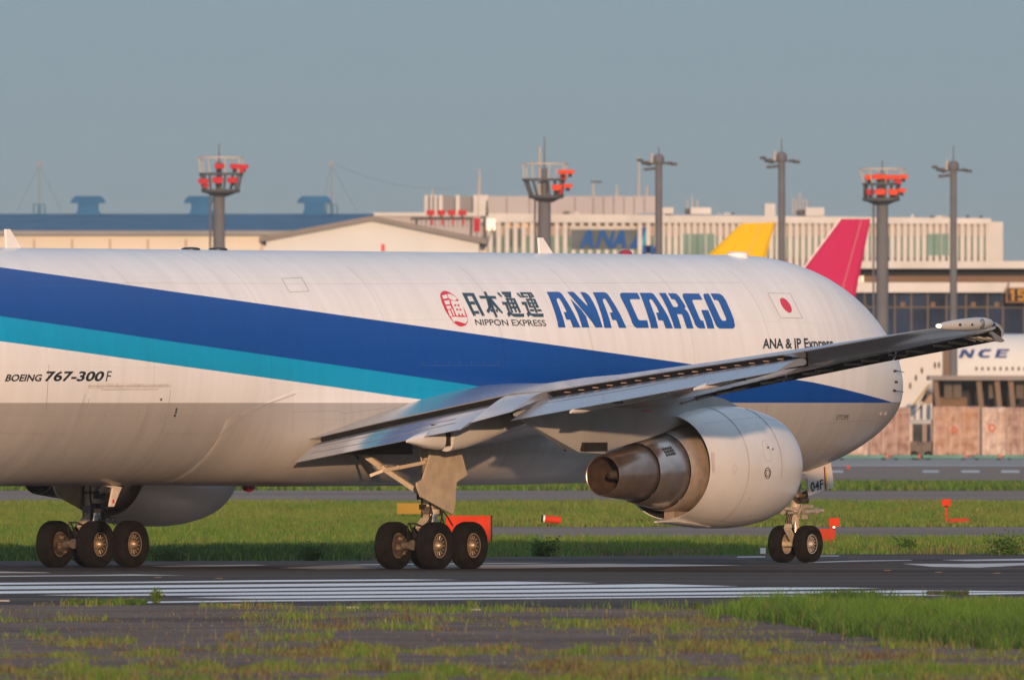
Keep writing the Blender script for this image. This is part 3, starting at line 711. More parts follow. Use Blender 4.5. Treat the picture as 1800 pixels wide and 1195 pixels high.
        def ns(px, py, k=.01):
            d = ray(px, py); h = BN.ray_cast(CAML, d)
            if h[0] is None: return None
            n = h[1] if h[1].dot(d) < 0 else -h[1]; return h[0] + n * k
        def nring(s, a0, a1, R):
            out = []
            for i in range(25):
                a = R_(a0 + (a1 - a0) * i / 24); p = PM @ L(s, r0 + R * math.cos(a), 2.35 + R * math.sin(a)); out.append((900 + FPX * p.x / p.y, HOR - FPX * (p.z - CH) / p.y))
            return out
        seams('panel_line', [nring(6.35, 80, -62, 1.41), nring(7.75, 85, -10, 1.42)], seam_grey, e, .8, 0, ns)
        seams('panel_line', [[(1339, 775), (1344, 774), (1353, 790), (1356, 805), (1355, 810), (1346, 811), (1342, 797), (1339, 775)], [(1287, 822), (1292, 815), (1295, 825), (1290, 832), (1287, 822)], [(1250, 795), (1255, 795), (1256, 830), (1252, 831), (1250, 795)]], seam_faint, e, .8, 0, ns)
        seams('warning_label', [[(1250.5 + k * 1.6, 796), (1251.5 + k * 1.6, 829)] for k in range(3)], thin('label_red', (.45, .10, .07), .35), e, .8, 0, ns)
        seams('latch', [[(x, y), (x + 2.4, y)] for x, y in ((1318, 905), (1318, 890), (1316, 876), (1395, 870), (1398, 850), (1399, 856), (1393, 880))], seam_grey, e, 1.0, 0, ns)
        seams('panel_line', [[(1200, 905), (1290, 918), (1330, 912)], [(1236, 745), (1330, 733), (1380, 742)]], seam_faint, e, .8, 0, ns)
        # maker's roundel with its curled monogram
        cx, cy = 1349, 831
        circ = lambda a, b, n=20: [(cx + a * math.cos(2 * math.pi * i / n), cy + b * math.sin(2 * math.pi * i / n)) for i in range(n + 1)]
        seams('emblem', [circ(5.0, 9.3)], text_dark, e, 1.2, 0, ns)
        cur = []
        for q in (0, 1, 2, 3):
            a0 = math.pi / 4 + q * math.pi / 2; c = (cx + 2.1 * math.cos(a0), cy + 4. * math.sin(a0))
            cur.append([(c[0] + 1.6 * math.cos(t), c[1] + 2.9 * math.sin(t)) for t in [a0 - 2 + i * .5 for i in range(9)]])
        seams('emblem', cur, text_dark, e, .9, 0, ns)
        for q_ in ([(1348, 785), (1351, 785), (1351, 788), (1348, 788)], [(1357, 788), (1359, 787), (1359, 791), (1357, 791)]): decal('vent_hole', [q_], black_paint, e, 0, lambda x, y: ns(x, y, .012))
    return e
eng_r = make_engine(1); eng_l = make_engine(-1)

# ------------------------------------------------------------------ tail (outside the picture's left edge)
def fin_loft(rows, vert):
    rg = []
    for a, (s0, s1, t) in rows:
        ring = []
        for x in XS: ring.append((s0 + (s1 - s0) * x, t * naca(x)))
        ring += [(s0 + (s1 - s0) * x, -t * naca(x)) for x in XS[::-1][1:-1]]
        rg.append([Vector((s, d, a)) if vert else Vector((s, a[0], a[1] + d)) for s, d in ring])
    return MB().loft(rg)
fin_loft([(6.6, (-14.5, -23.4, .42)), (8.0, (-16.6, -23.9, .38)), (15.6, (-23.6, -27.0, .18))], True).build('tail_fin', mat('fin_blue', BLUE, .35, 0, .05, 2., coat=.5), plane, 40)
for sd in (-1, 1): fin_loft([((sd * .6, 6.05), (-19.0, -24.3, .3)), ((sd * 9.2, 7.0), (-25.1, -26.9, .1))], False).build('tailplane', cowl_paint, plane, 40)

# ------------------------------------------------------------------ landing gear
def tyre_mesh(R, w, n=56):
    h = w / 2; pr = [(-h * .55, R * .52), (-h * .82, R * .60), (-h, R * .75), (-h * .98, R * .86), (-h * .86, R * .945), (-h * .62, R * .985)]
    for g in (-.45, -.15, .15, .45):
        x = h * g; pr += [(x - .012, R * .997), (x - .006, R * .982), (x + .006, R * .982), (x + .012, R * .997)]
    pr += [(h * .62, R * .985), (h * .86, R * .945), (h * .98, R * .86), (h, R * .75), (h * .82, R * .60), (h * .55, R * .52)]
    return MB().lathe((0, 0, 0), (0, -1, 0), pr, n)
def rim_mesh(R, w, side=1):
    """side=+1: outer face towards starboard"""
    h = w / 2; mb = MB(); rr = R * .52
    mb.lathe((0, 0, 0), (0, -side, 0), [(h * .50, rr), (h * .62, rr * 1.02), (h * .68, rr * .97), (h * .66, rr * .88)], 40, 0); mb.lathe((0, 0, 0), (0, -side, 0), [(h * .66, rr * .88), (h * .36, rr * .82), (h * .30, rr * .42)], 40, 1); mb.lathe((0, 0, 0), (0, -side, 0), [(h * .30, rr * .42), (h * .55, rr * .36), (h * .80, rr * .27), (h * .92, rr * .14), (h * .93, .002)], 40, 0)
    mb.lathe((0, 0, 0), (0, side, 0), [(h * .50, rr), (h * .62, rr * 1.02), (h * .6, rr * .9), (-h * .1, rr * .85), (-h * .1, .05)], 40, 0)
    for i in range(14):
        a = 2 * math.pi * i / 14
        c0 = Vector((rr * .46 * math.cos(a), -side * h * .44, rr * .46 * math.sin(a))); c1 = Vector((rr * .80 * math.cos(a), -side * h * .50, rr * .80 * math.sin(a)))
        mb.tube(c0, c1, rr * .05, rr * .062, 7, 0)
    return mb
TYRE_M = tyre_mesh(.55, .44).build('tyre', tyre_rubber, plane, 30)
RIM_O = rim_mesh(.55, .44, 1).build('rim', [rim_metal, dark_metal], plane, 30)
RIM_I = rim_mesh(.55, .44, -1).build('rim', [rim_metal, dark_metal], plane, 30)
NTY = tyre_mesh(.45, .36).build('tyre', tyre_rubber, plane, 30); NRI = rim_mesh(.45, .36, 1).build('rim', [mat('rim_pale', (.38, .33, .28), .5, .3, .2, 9.), dark_metal], plane, 30)
NRI2 = rim_mesh(.45, .36, -1).build('rim', [MATS['rim_pale'], dark_metal], plane, 30)
protos = [TYRE_M, RIM_O, RIM_I, NTY, NRI, NRI2]
def put(src, parent, loc, roll=0.):
    o = src.copy(); COL.objects.link(o); o.parent = parent; o.location = loc; o.rotation_euler = (0, roll, 0); return o
def main_gear(side):
    r0 = (4.68 if side > 0 else 4.80) * side
    mb = MB()
    mb.tube(L(0, r0, .62), L(0, r0, 1.30), .125, .125, 20, 1); mb.tube(L(0, r0, 1.28), L(0, r0, 3.4), .20, .22, 20, 0); mb.tube(L(0, r0, 1.22), L(0, r0, 1.34), .19, .19, 20, 1)
    mb.tube(L(-.80, r0, .56), L(.80, r0, .56), .12, .12, 12, 2); mb.tube(L(0, r0, .45), L(0, r0, .75), .19, .15, 14, 2)
    for s in (-.71, .71): mb.tube(L(s, r0 - .55, .55), L(s, r0 + .55, .55), .09, .09, 12, 2)
    g = mb.build('main_gear', [gear_paint, steel, axle_dark], plane, 35)
    # torque links, hoses and wiring
    mb = MB(); mb.bar(L(-.16, r0, 1.25), L(-.52, r0, .98), .16, .07); mb.bar(L(-.52, r0, .98), L(-.14, r0, .70), .16, .07); mb.build('torque_link', gear_paint, g)
    mb = MB()
    for k, (a, b) in enumerate((((-.2, .1, 1.5), (-.25, .15, .8)), ((.22, .1, 1.4), (.3, .2, .9)), ((.2, .2, 1.35), (.45, .3, 1.0)), ((-.9, .28, .95), (-.70, .3, .62)), ((-1.0, .05, 1.04), (-.92, .25, .72)), ((-.98, .1, 1.05), (-.55, .1, 1.0)), ((-1.02, .02, 1.02), (-.80, -.12, .66)))):
        A = L(a[0], r0 + a[1], a[2]); B = L(b[0], r0 + b[1], b[2]); mid = (A + B) / 2 + Vector((-.09, -.05, .03)); mb.path([A, mid, B], .018, 6)
    mb.bar(L(-1.0, r0 + .02, 1.06), L(-.98, r0 + .2, 1.06), .06, .04); mb.bar(L(-.96, r0 + .05, 1.04), L(-.84, r0 + .1, .72), .03, .03)
    stuff(mb.build('brake_hose', dark_metal, g))
    rr = random.Random(4)
    for i, s in enumerate((-.71, .71)):
        for j, d in enumerate((-.57, .57)):
            put(TYRE_M, g, L(s, r0 + d, .55), rr.uniform(0, 3)); put(RIM_O if d > 0 else RIM_I, g, L(s, r0 + d, .55), rr.uniform(0, 3))
        for d in (-.57, .57):
            sg = 1 if d < 0 else -1; mb = MB(); c = L(s, r0 + d, .55)
            mb.lathe(c, (0, -sg, 0), [(.05, .26), (.20, .26), (.21, .19), (.27, .17), (.28, .05)], 24, 0)
            for q in range(9):
                a = 2 * math.pi * q / 9; p = c + Vector((.18 * math.cos(a), -sg * .19, .18 * math.sin(a))); mb.tube(p, p + Vector((0, -sg * .10, 0)), .038, .032, 8, q % 2)
            mb.build('brake', [dirty_steel, rim_metal], g)
    for k_, (o1, o2, o3) in enumerate((((-.21, .06, 2.4), (-.24, .10, 1.6), (-.16, .14, 1.28)), ((-.15, -.14, 2.2), (-.22, -.12, 1.5), (-.3, -.05, 1.1)), ((.17, .13, 1.45), (.26, .12, 1.2), (.24, .05, .86)), ((-.2, .16, 1.3), (-.36, .22, 1.02), (-.5, .24, .8)))):
        MB().path([L(o1[0], r0 + o1[1], o1[2]), L(o2[0], r0 + o2[1], o2[2]), L(o3[0], r0 + o3[1], o3[2])], .020, 7).build('hydraulic_line', dark_metal, g)
    for z_ in (1.42, 1.75, 2.1): MB().tube(L(0, r0, z_ - .03), L(0, r0, z_ + .03), .235, .235, 18).build('clamp_ring', axle_dark, g)
    MB().box(L(-.20, r0 + .02, 1.36), (.14, .22, .16)).build('junction_box', axle_dark, g); MB().box(L(.2, r0 + .05, 1.30), (.16, .2, .12)).build('junction_box', dirty_steel, g)
    # side brace and lock links
    mb = MB(); sd = side
    mb.bar(L(-.42, 2.55 * sd, 2.98), L(-.28, 3.5 * sd, 2.36), .15, .12); mb.bar(L(-.28, 3.5 * sd, 2.36), L(-.15, 4.48 * sd, 1.76), .13, .11)
    mb.tube(L(-.42, 3.5 * sd, 2.36), L(-.14, 3.5 * sd, 2.36), .06, .06, 10); mb.build('side_brace', gear_paint, g)
    mb = MB(); mb.bar(L(-.45, 3.28 * sd, 2.16), L(-.30, 3.56 * sd, 2.28), .08, .07); mb.bar(L(-.30, 3.56 * sd, 2.28), L(-.3, 4.1 * sd, 2.36), .10, .08); mb.bar(L(-.3, 4.1 * sd, 2.36), L(-.3, 4.75 * sd, 2.47), .085, .08)
    mb.tube(L(-.38, 4.0 * sd, 2.35), L(-.2, 4.0 * sd, 2.35), .055, .055, 8); mb.build('lock_link', gear_paint, g)
    MB().bar(L(-.5, 2.85 * sd, 2.72), L(-.45, 3.28 * sd, 2.16), .045, .045).build('actuator_rod', dark_metal, g); MB().tube(L(-.4, 4.6 * sd, 2.85), L(-.35, 4.65 * sd, 2.47), .018, .018, 6).build('actuator_rod', gear_paint, g)
    MB().prism([L(-.6, 2.72 * sd, 2.95), L(-.6, 3.12 * sd, 2.98), L(-.6, 3.12 * sd, 2.70), L(-.6, 3.02 * sd, 2.62)], L(.06, 0, 0)).build('brace_bracket', gear_paint, g)
    MB().box(L(-.12, 4.52 * sd, 1.70), (.2, .2, .18)).box(L(-.16, 4.6 * sd, 1.44), (.22, .16, .12)).build('brace_fitting', dark_metal, g)
    # fixed door plate on the outer side of the leg
    pts = [(-.55, 3.2), (-.67, 2.65), (-.98, 2.08), (-1.22, 2.01), (-1.22, 1.92), (-1.05, 1.67), (.28, 1.26), (.36, 1.50), (.42, 2.01), (.88, 2.18), (.64, 2.65), (.55, 3.2)]
    MB().prism([L(s, 5.06 * sd, z) for s, z in pts], L(0, .05 * sd, 0)).build('gear_door', gear_paint, g)
    # well and its dark contents
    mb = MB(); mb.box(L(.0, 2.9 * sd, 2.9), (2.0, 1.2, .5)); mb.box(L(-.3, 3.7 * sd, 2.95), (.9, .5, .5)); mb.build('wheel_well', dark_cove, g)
    return g
main_gear(1); gl = main_gear(-1)
# nose gear
sN = 22.95
mb = MB(); mb.tube(L(sN, 0, .45), L(sN, 0, 1.10), .075, .075, 16, 1); mb.tube(L(sN, 0, 1.05), L(sN, 0, 2.2), .12, .14, 16, 0)
mb.tube(L(sN, -.38, .45), L(sN, .38, .45), .07, .07, 12, 0)
ng = mb.build('nose_gear', [gear_paint, steel], plane, 35)
for d in (-.36, .36): put(NTY, ng, L(sN, d, .45)); put(NRI if d > 0 else NRI2, ng, L(sN, d, .45))
mb = MB(); mb.bar(L(sN - .12, 0, 1.12), L(sN - .36, 0, .82), .18, .06); mb.bar(L(sN - .36, 0, .82), L(sN - .08, 0, .52), .16, .06); mb.bar(L(sN - .1, .1, 1.15), L(sN - .02, .1, .62), .07, .05); mb.build('torque_link', gear_paint, ng)
mb = MB(); mb.box(L(sN - .02, .0, 1.30), (.26, .42, .07)); mb.tube(L(sN - .1, .30, 1.22), L(sN + .34, .36, 1.24), .06, .06, 12); mb.tube(L(sN + .32, .36, 1.24), L(sN + .40, .37, 1.24), .085, .085, 12); mb.tube(L(sN + .38, .36, 1.24), L(sN + .62, .38, 1.25), .045, .05, 12); mb.tube(L(sN - .1, -.30, 1.22), L(sN + .42, -.36, 1.24), .07, .07, 12); mb.tube(L(sN - .14, .16, 1.12), L(sN - .14, .30, 1.40), .035, .035, 8); mb.box(L(sN + .02, .26, 1.12), (.12, .1, .14))
mb.tube(L(sN - .45, .1, 1.2), L(sN + .1, .12, 1.2), .035, .035, 8); mb.box(L(sN + .2, .2, 1.36), (.28, .2, .07)); mb.build('steering_unit', mat('steel_grey_paint', (.30, .27, .23), .5, .1, .35, 9.), ng)
mb = MB(); mb.tube(L(sN - .12, .14, 1.50), L(sN + .2, .2, 1.5), .08, .08, 10); mb.tube(L(sN - .2, .05, 1.62), L(sN - .1, .14, 1.45), .05, .05, 8); mb.sphere(L(sN + .1, .2, 1.62), .09, 10, 6); mb.build('hydraulic_valve', dirty_steel, ng)
mb = MB()
for k in range(4): mb.path([L(sN - .25, .1 - .05 * k, 1.25), L(sN - .33, .08 - .05 * k, 1.0), L(sN - .18, .1 - .05 * k, .7)], .014, 6)
stuff(mb.build('brake_hose', dark_metal, ng))
for q in (0, 1, 2):
    MB().lathe(L(sN + .02 + q * .12, .16, 1.62 + .03 * q), (-1, 0, .1), [(0, .06), (.05, .055), (.052, .01)], 12).build('taxi_light', mat('lamp_amber', (.5, .26, .08), .25, .5, .1, 4.), ng)
# nose gear doors with the registration
def door_pts(r): return [on_r(1418, 833, .62), on_r(1461, 816, .62), on_r(1464, 836, .62), on_r(1466, 856, .62), on_r(1446, 862, .62), on_r(1423, 870.5, .62)]
dp = door_pts(.62); door_white = mat('door_white', (.62, .58, .53), .4, 0, .06, 4.)
nd = MB().prism(dp, L(0, -.04, 0)).build('nose_gear_door', door_white, plane)
MB().prism([Vector((p.x, -p.y, p.z)) for p in dp], L(0, .04, 0)).build('nose_gear_door', door_white, plane)
hd = lambda x, y: on_r(x, y, .632)
zd = lambda p: [(1400 + x / 5.69, 690 + y / 5.69) for x, y in p]
text_decal('lettering', '04F', zd([(140, 898), (268, 862), (272, 958), (146, 994)]), text_dark, nd, 0, .02, 1.05, hd)
decal('door_stripe', [zd([(273, 742), (284, 738), (299, 978), (288, 981)])], mat('stripe_maroon', (.16, .02, .05), .4, 0, .05, 3.), nd, 0, hd)
decal('door_stripe', [zd([(288, 737), (299, 733), (314, 972), (303, 976)])], mat('stripe_yellow', (.75, .42, .03), .4, 0, .05, 3.), nd, 0, hd)
mb = MB(); mb.prism([dp[0] + L(0, .0, .0), dp[1], dp[1] + L(0, -.9, .10), dp[0] + L(0, -.9, .16)], L(0, 0, .05)); mb.build('bay_edge', door_white, plane)
for o in protos: bpy.data.objects.remove(o)

#@@PART2@@
# ------------------------------------------------------------------ ground, pavements and painted lines
def ground_mat(name, c1, c2, scale, rough=.9, bump=.3, bscale=6., streak=(1, 1, 1), c3=None, spec=.3):
    m = bpy.data.materials.new(name); m.use_nodes = True; nt = m.node_tree; N = nt.nodes; K = nt.links; b = N['Principled BSDF']
    tc = N.new('ShaderNodeTexCoord'); mp = N.new('ShaderNodeMapping'); mp.inputs['Scale'].default_value = streak; K.new(tc.outputs['Object'], mp.inputs[0])
    n1 = N.new('ShaderNodeTexNoise'); n1.inputs['Scale'].default_value = scale; n1.inputs['Detail'].default_value = 8; K.new(mp.outputs[0], n1.inputs['Vector'])
    cr = N.new('ShaderNodeValToRGB'); K.new(n1.outputs[0], cr.inputs[0]); e = cr.color_ramp.elements
    e[0].position = .36; e[0].color = (*c1, 1); e[1].position = .64; e[1].color = (*c2, 1)
    out = cr.outputs[0]
    if c3:
        n2 = N.new('ShaderNodeTexNoise'); n2.inputs['Scale'].default_value = scale * .23; n2.inputs['Detail'].default_value = 5; K.new(mp.outputs[0], n2.inputs['Vector'])
        r2 = N.new('ShaderNodeMapRange'); K.new(n2.outputs[0], r2.inputs[0]); r2.inputs[1].default_value = .5; r2.inputs[2].default_value = .66
        mx = N.new('ShaderNodeMix'); mx.data_type = 'RGBA'; K.new(r2.outputs[0], mx.inputs[0]); K.new(out, mx.inputs[6]); mx.inputs[7].default_value = (*c3, 1); out = mx.outputs[2]
    K.new(out, b.inputs['Base Color']); b.inputs['Roughness'].default_value = rough; b.inputs['Specular IOR Level'].default_value = spec
    n3 = N.new('ShaderNodeTexNoise'); n3.inputs['Scale'].default_value = bscale; n3.inputs['Detail'].default_value = 8; K.new(tc.outputs['Object'], n3.inputs['Vector'])
    bp = N.new('ShaderNodeBump'); bp.inputs['Strength'].default_value = bump; bp.inputs['Distance'].default_value = .05; K.new(n3.outputs[0], bp.inputs['Height']); K.new(bp.outputs[0], b.inputs['Normal'])
    return m
soil = ground_mat('soil', (.045, .038, .022), (.075, .070, .028), .5, c3=(.03, .045, .012))
asphalt = ground_mat('asphalt', (.046, .036, .032), (.108, .086, .076), .55, .9, .35, 9., (.06, .7, 1), (.040, .034, .032), .12)
old_asphalt = ground_mat('old_asphalt', (.135, .098, .080), (.215, .160, .132), .45, .95, .7, 7., (.7, 1, 1), (.095, .073, .064), .1)
far_asphalt = ground_mat('far_asphalt', (.20, .155, .128), (.28, .22, .185), .08, .95, .3, 3., (.5, 1, 1), None, .1)
concrete = ground_mat('concrete', (.26, .25, .24), (.34, .33, .31), .05, .9, .2, 2.)
line_paint = ground_mat('line_paint', (.74, .73, .72), (.84, .83, .82), .8, .6, .12, 9., (.3, 1, 1), (.62, .60, .59), .5)
worn_paint = ground_mat('worn_paint', (.52, .50, .49), (.68, .66, .64), .9, .65, .15, 9., (.3, 1, 1), (.34, .33, .32), .5)

def sheet(name, pts, m, z, kind='structure', parent=None):
    """flat sheet on the ground; pts are photo pixels on the ground"""
    bm = bmesh.new(); vs = [bm.verts.new(gnd(x, y, z)) for x, y in pts]
    f = bm.faces.new(vs); f.normal_update()
    if f.normal.z < 0: f.normal_flip()
    if len(pts) > 4: bmesh.ops.triangulate(bm, faces=[f], ngon_method='EAR_CLIP')
    me = bpy.data.meshes.new(name); bm.to_mesh(me); bm.free(); me.materials.append(m)
    o = bpy.data.objects.new(name, me); COL.objects.link(o)
    if kind: o['kind'] = kind
    if parent: o.parent = parent
    return o
def wsheet(name, x0, y0, x1, y1, m, z):
    o = MB().add([(x0, y0, z), (x1, y0, z), (x1, y1, z), (x0, y1, z)], [(0, 1, 2, 3)]).build(name, m, None, 0, False); return tag(o, kind='structure')
wsheet('ground', -9000, -200, 9000, 30000, soil, -.012)
X0, X1 = -3200, 5000
ap = wsheet('apron', -700, gy(817), 900, 2600, concrete, 0.)
sheet('service_road', [(X0, 851), (X1, 851), (X1, 819.5), (X0, 819.5)], far_asphalt, 0.)
sheet('far_taxiway', [(X0, 884), (X1, 882), (X1, 863), (X0, 860)], far_asphalt, 0.)
sheet('side_strip', [(860, 948), (X1, 947), (X1, 926), (860, 926)], far_asphalt, 0.)
rw = sheet('runway', [(X0, 1056), (700, 1064), (1350, 1072), (X1, 1066), (X1, 974), (1500, 974), (900, 978.5), (650, 984), (300, 986), (X0, 987)], asphalt, 0.004)
sheet('shoulder', [(X0 - 500, 1330), (X1 + 500, 1330), (X1, 1062), (1350, 1068), (700, 1060), (X0, 1052)], old_asphalt, 0.)

# painted lines: each stripe is a sheet of its own, a few millimetres up
lines = [  # the near block of runway stripes, nearest first
    [(205,1060.5),(260,1057.5),(450,1055),(900,1051),(1350,1046.5),(1550,1044.5),(1800,1041),(1900,1040.5),(1860,1042.5),(1650,1046.5),(1350,1049),(900,1053.2),(450,1057.2)],
    [(318,1050.5),(450,1048),(900,1044.5),(1350,1040),(1600,1037.4),(1800,1039.2),(1820,1040),(1500,1042.5),(1350,1044),(900,1048.5),(600,1051),(450,1052)],
    [(64,1046),(225,1044),(450,1041.5),(900,1037),(1350,1032.4),(1480,1032.6),(1548,1034),(1400,1036.5),(900,1041.7),(450,1045.6),(200,1047.4)],
    [(-240,1042),(0,1039),(225,1037),(450,1034.6),(900,1030),(1150,1026.5),(1300,1030.3),(1200,1031.6),(900,1034.4),(450,1038.9),(225,1041),(0,1043.3)],
    [(-450,1036),(0,1030.5),(225,1029),(450,1027),(700,1024.5),(900,1022.2),(1052,1024.7),(900,1027.3),(450,1031.6),(225,1033.8),(0,1035.8)],
    [(-500,1030),(0,1024.2),(225,1022.6),(450,1019.8),(700,1018.2),(810,1019),(700,1020.6),(450,1022.8),(225,1025),(0,1027.6)],
]
for p in lines: sheet('stripe', p, line_paint, .008, None, rw)
worn = [
    [(-400,1006),(0,1004.3),(80,1006),(90,1007),(0,1007.2),(-400,1010)],
    [(0,1012),(130,1011),(230,1009.5),(325,1011.2),(230,1011.6),(100,1012.6),(0,1013.6)],
    [(264,995.2),(360,993.2),(450,992.6),(470,993.6),(400,995.2),(300,996.2)],
    [(488,998.2),(560,995.2),(700,994.5),(900,992.6),(1060,990.2),(1180,991.6),(1305,993.6),(1150,995.8),(1000,997.6),(900,999.2),(700,999.4),(560,1000.4)],
    [(556,994.2),(640,991.8),(760,990.2),(900,989.6),(1010,988.8),(900,991),(700,992.8)],
    [(1424,988),(1500,985.2),(1600,984.2),(1605,985),(1500,987),(1420,989.4)],
    [(1654,984.2),(1800,982),(1900,981.8),(1900,984),(1800,985.2),(1700,986)],
    [(1584,990.6),(1680,991),(1800,989.4),(1950,988.6),(1950,993),(1800,993.4),(1720,997.6),(1640,996.2)],
    [(1296,978.2),(1345,977.6),(1345,979.4),(1296,979.8)],
]
for p in worn: sheet('worn_stripe', p, worn_paint, .008, None, rw)
sheet('edge_line', [(1432, 976.4), (1475, 976.2), (1475, 977.6), (1432, 977.8)], worn_paint, .008, None, rw)
for a, b in ((1622, 1650), (1690, 1722), (1460, 1482), (1760, 1792)):
    sheet('road_dash', [(a, 830.5), (b, 830.5), (b, 826.8), (a, 826.8)], worn_paint, .006, None, bpy.data.objects['service_road'])
sheet('road_edge_line', [(X0, 819), (X1, 819), (X1, 817.5), (X0, 817.5)], worn_paint, .006, None, bpy.data.objects['service_road'])
ty = mat('taxi_yellow', (.42, .27, .12), .7, 0, .2, .2)
for p in ([(995, 881), (1080, 883.2), (1080, 884.2), (993, 882)], [(1648, 877), (1760, 881.5), (1760, 882.5), (1646, 878)]): sheet('taxi_line', p, ty, .006, None, bpy.data.objects['far_taxiway'])

# ------------------------------------------------------------------ grass
def leaf_mat(name, rough=.6, transl=.35):
    m = bpy.data.materials.new(name); m.use_nodes = True; nt = m.node_tree; N = nt.nodes; K = nt.links
    b = N['Principled BSDF']; a = N.new('ShaderNodeAttribute'); a.attribute_name = 'tint'
    K.new(a.outputs['Color'], b.inputs['Base Color']); b.inputs['Roughness'].default_value = rough; b.inputs['Specular IOR Level'].default_value = .25
    t = N.new('ShaderNodeBsdfTranslucent'); K.new(a.outputs['Color'], t.inputs[0]); x = N.new('ShaderNodeMixShader'); x.inputs[0].default_value = transl
    K.new(b.outputs[0], x.inputs[1]); K.new(t.outputs[0], x.inputs[2]); K.new(x.outputs[0], N['Material Output'].inputs[0]); return m
blade_mat = leaf_mat('grass_blades')
def vnoise(x, y, seed, octaves=3):
    """smooth value noise in numpy"""
    out = np.zeros_like(x, float); amp = 1.; tot = 0.
    for o in range(octaves):
        r = np.random.default_rng(seed + o * 17); g = r.random((64, 64)); f = 2 ** o
        xx = (x * f) % 64; yy = (y * f) % 64; i = np.floor(xx).astype(int); j = np.floor(yy).astype(int); u = xx - i; v = yy - j
        u = u * u * (3 - 2 * u); v = v * v * (3 - 2 * v); i1 = (i + 1) % 64; j1 = (j + 1) % 64; i %= 64; j %= 64
        out += amp * ((g[i, j] * (1 - u) + g[i1, j] * u) * (1 - v) + (g[i, j1] * (1 - u) + g[i1, j1] * u) * v); tot += amp; amp *= .5
    return out / tot
PAL = {'green': np.array((.100, .205, .024)), 'deep': np.array((.048, .100, .020)), 'yellow': np.array((.195, .245, .048)), 'straw': np.array((.21, .155, .080)), 'rust': np.array((.12, .076, .042))}
def blades(name, P, Hh, col, label_, width=.010, lean=.45, kind='stuff', z=0.):
    """P: n x 2 ground points, Hh heights, col n x 3; each blade is a bent two-piece sliver"""
    n = len(P); a = rng.uniform(0, 2 * np.pi, n); ln = rng.normal(0, lean, n) * Hh; b = rng.uniform(0, 2 * np.pi, n)
    w = width * rng.uniform(.6, 1.5, n); dx, dy = np.cos(a) * w, np.sin(a) * w; lx, ly = np.cos(b) * ln, np.sin(b) * ln
    V = np.zeros((n, 5, 3)); x, y = P[:, 0], P[:, 1]
    V[:, 0] = np.stack([x - dx, y - dy, np.full(n, z - .01)], 1); V[:, 1] = np.stack([x + dx, y + dy, np.full(n, z - .01)], 1)
    V[:, 2] = np.stack([x + lx * .35 - dx * .75, y + ly * .35 - dy * .75, z + Hh * .6], 1); V[:, 3] = np.stack([x + lx * .35 + dx * .75, y + ly * .35 + dy * .75, z + Hh * .6], 1)
    V[:, 4] = np.stack([x + lx, y + ly, z + Hh], 1)
    F = np.empty((n, 3, 3), int); k = np.arange(n)[:, None] * 5
    F[:, 0] = k + [0, 1, 3]; F[:, 1] = k + [0, 3, 2]; F[:, 2] = k + [2, 3, 4]
    me = bpy.data.meshes.new(name); me.vertices.add(n * 5); me.vertices.foreach_set('co', V.ravel())
    me.loops.add(n * 9); me.loops.foreach_set('vertex_index', F.ravel()); me.polygons.add(n * 3)
    me.polygons.foreach_set('loop_start', np.arange(0, n * 9, 3)); me.polygons.foreach_set('loop_total', np.full(n * 3, 3)); me.update(); me.validate()
    at_ = me.color_attributes.new('tint', 'FLOAT_COLOR', 'POINT'); c = np.ones((n, 5, 4)); c[:, :, :3] = col[:, None, :]
    at_.data.foreach_set('color', c.ravel().astype(np.float32)); me.materials.append(blade_mat)
    o = bpy.data.objects.new(name, me); COL.objects.link(o); return tag(o, label_, 'grass', kind=kind)
def scatter(n, dens, px0, px1, py0, py1, seed):
    """points whose density is even over the strip as it is seen, thinned by dens(px, py)"""
    r = np.random.default_rng(seed); px = r.uniform(px0, px1, n); py = r.uniform(py0, py1, n)
    d = dens(px, py); keep = r.random(n) < d; px, py = px[keep], py[keep]
    Y = FPX * CH / (py - HOR); return np.stack([(px - 900) / FPX * Y, Y], 1), px, py
def colour(px, py, mix, seed, jitter=.25):
    """mix: list of (name, weight array)"""
    n = len(px); tot = sum(w for _, w in mix) + 1e-6; r = np.clip(.42 * (vnoise(px / 45, py / 2.2, seed + 7, 3) * 1.8 - .4) + .58 * np.random.default_rng(seed).random(n), 0, 1) * tot; c = np.zeros((n, 3)); acc = np.zeros(n); done = np.zeros(n, bool)
    for k, w in mix:
        acc = acc + w; m = (r <= acc) & ~done; c[m] = PAL[k]; done |= m
    c[~done] = PAL['green']
    return c * np.random.default_rng(seed + 1).uniform(1 - jitter, 1 + jitter, (n, 1))
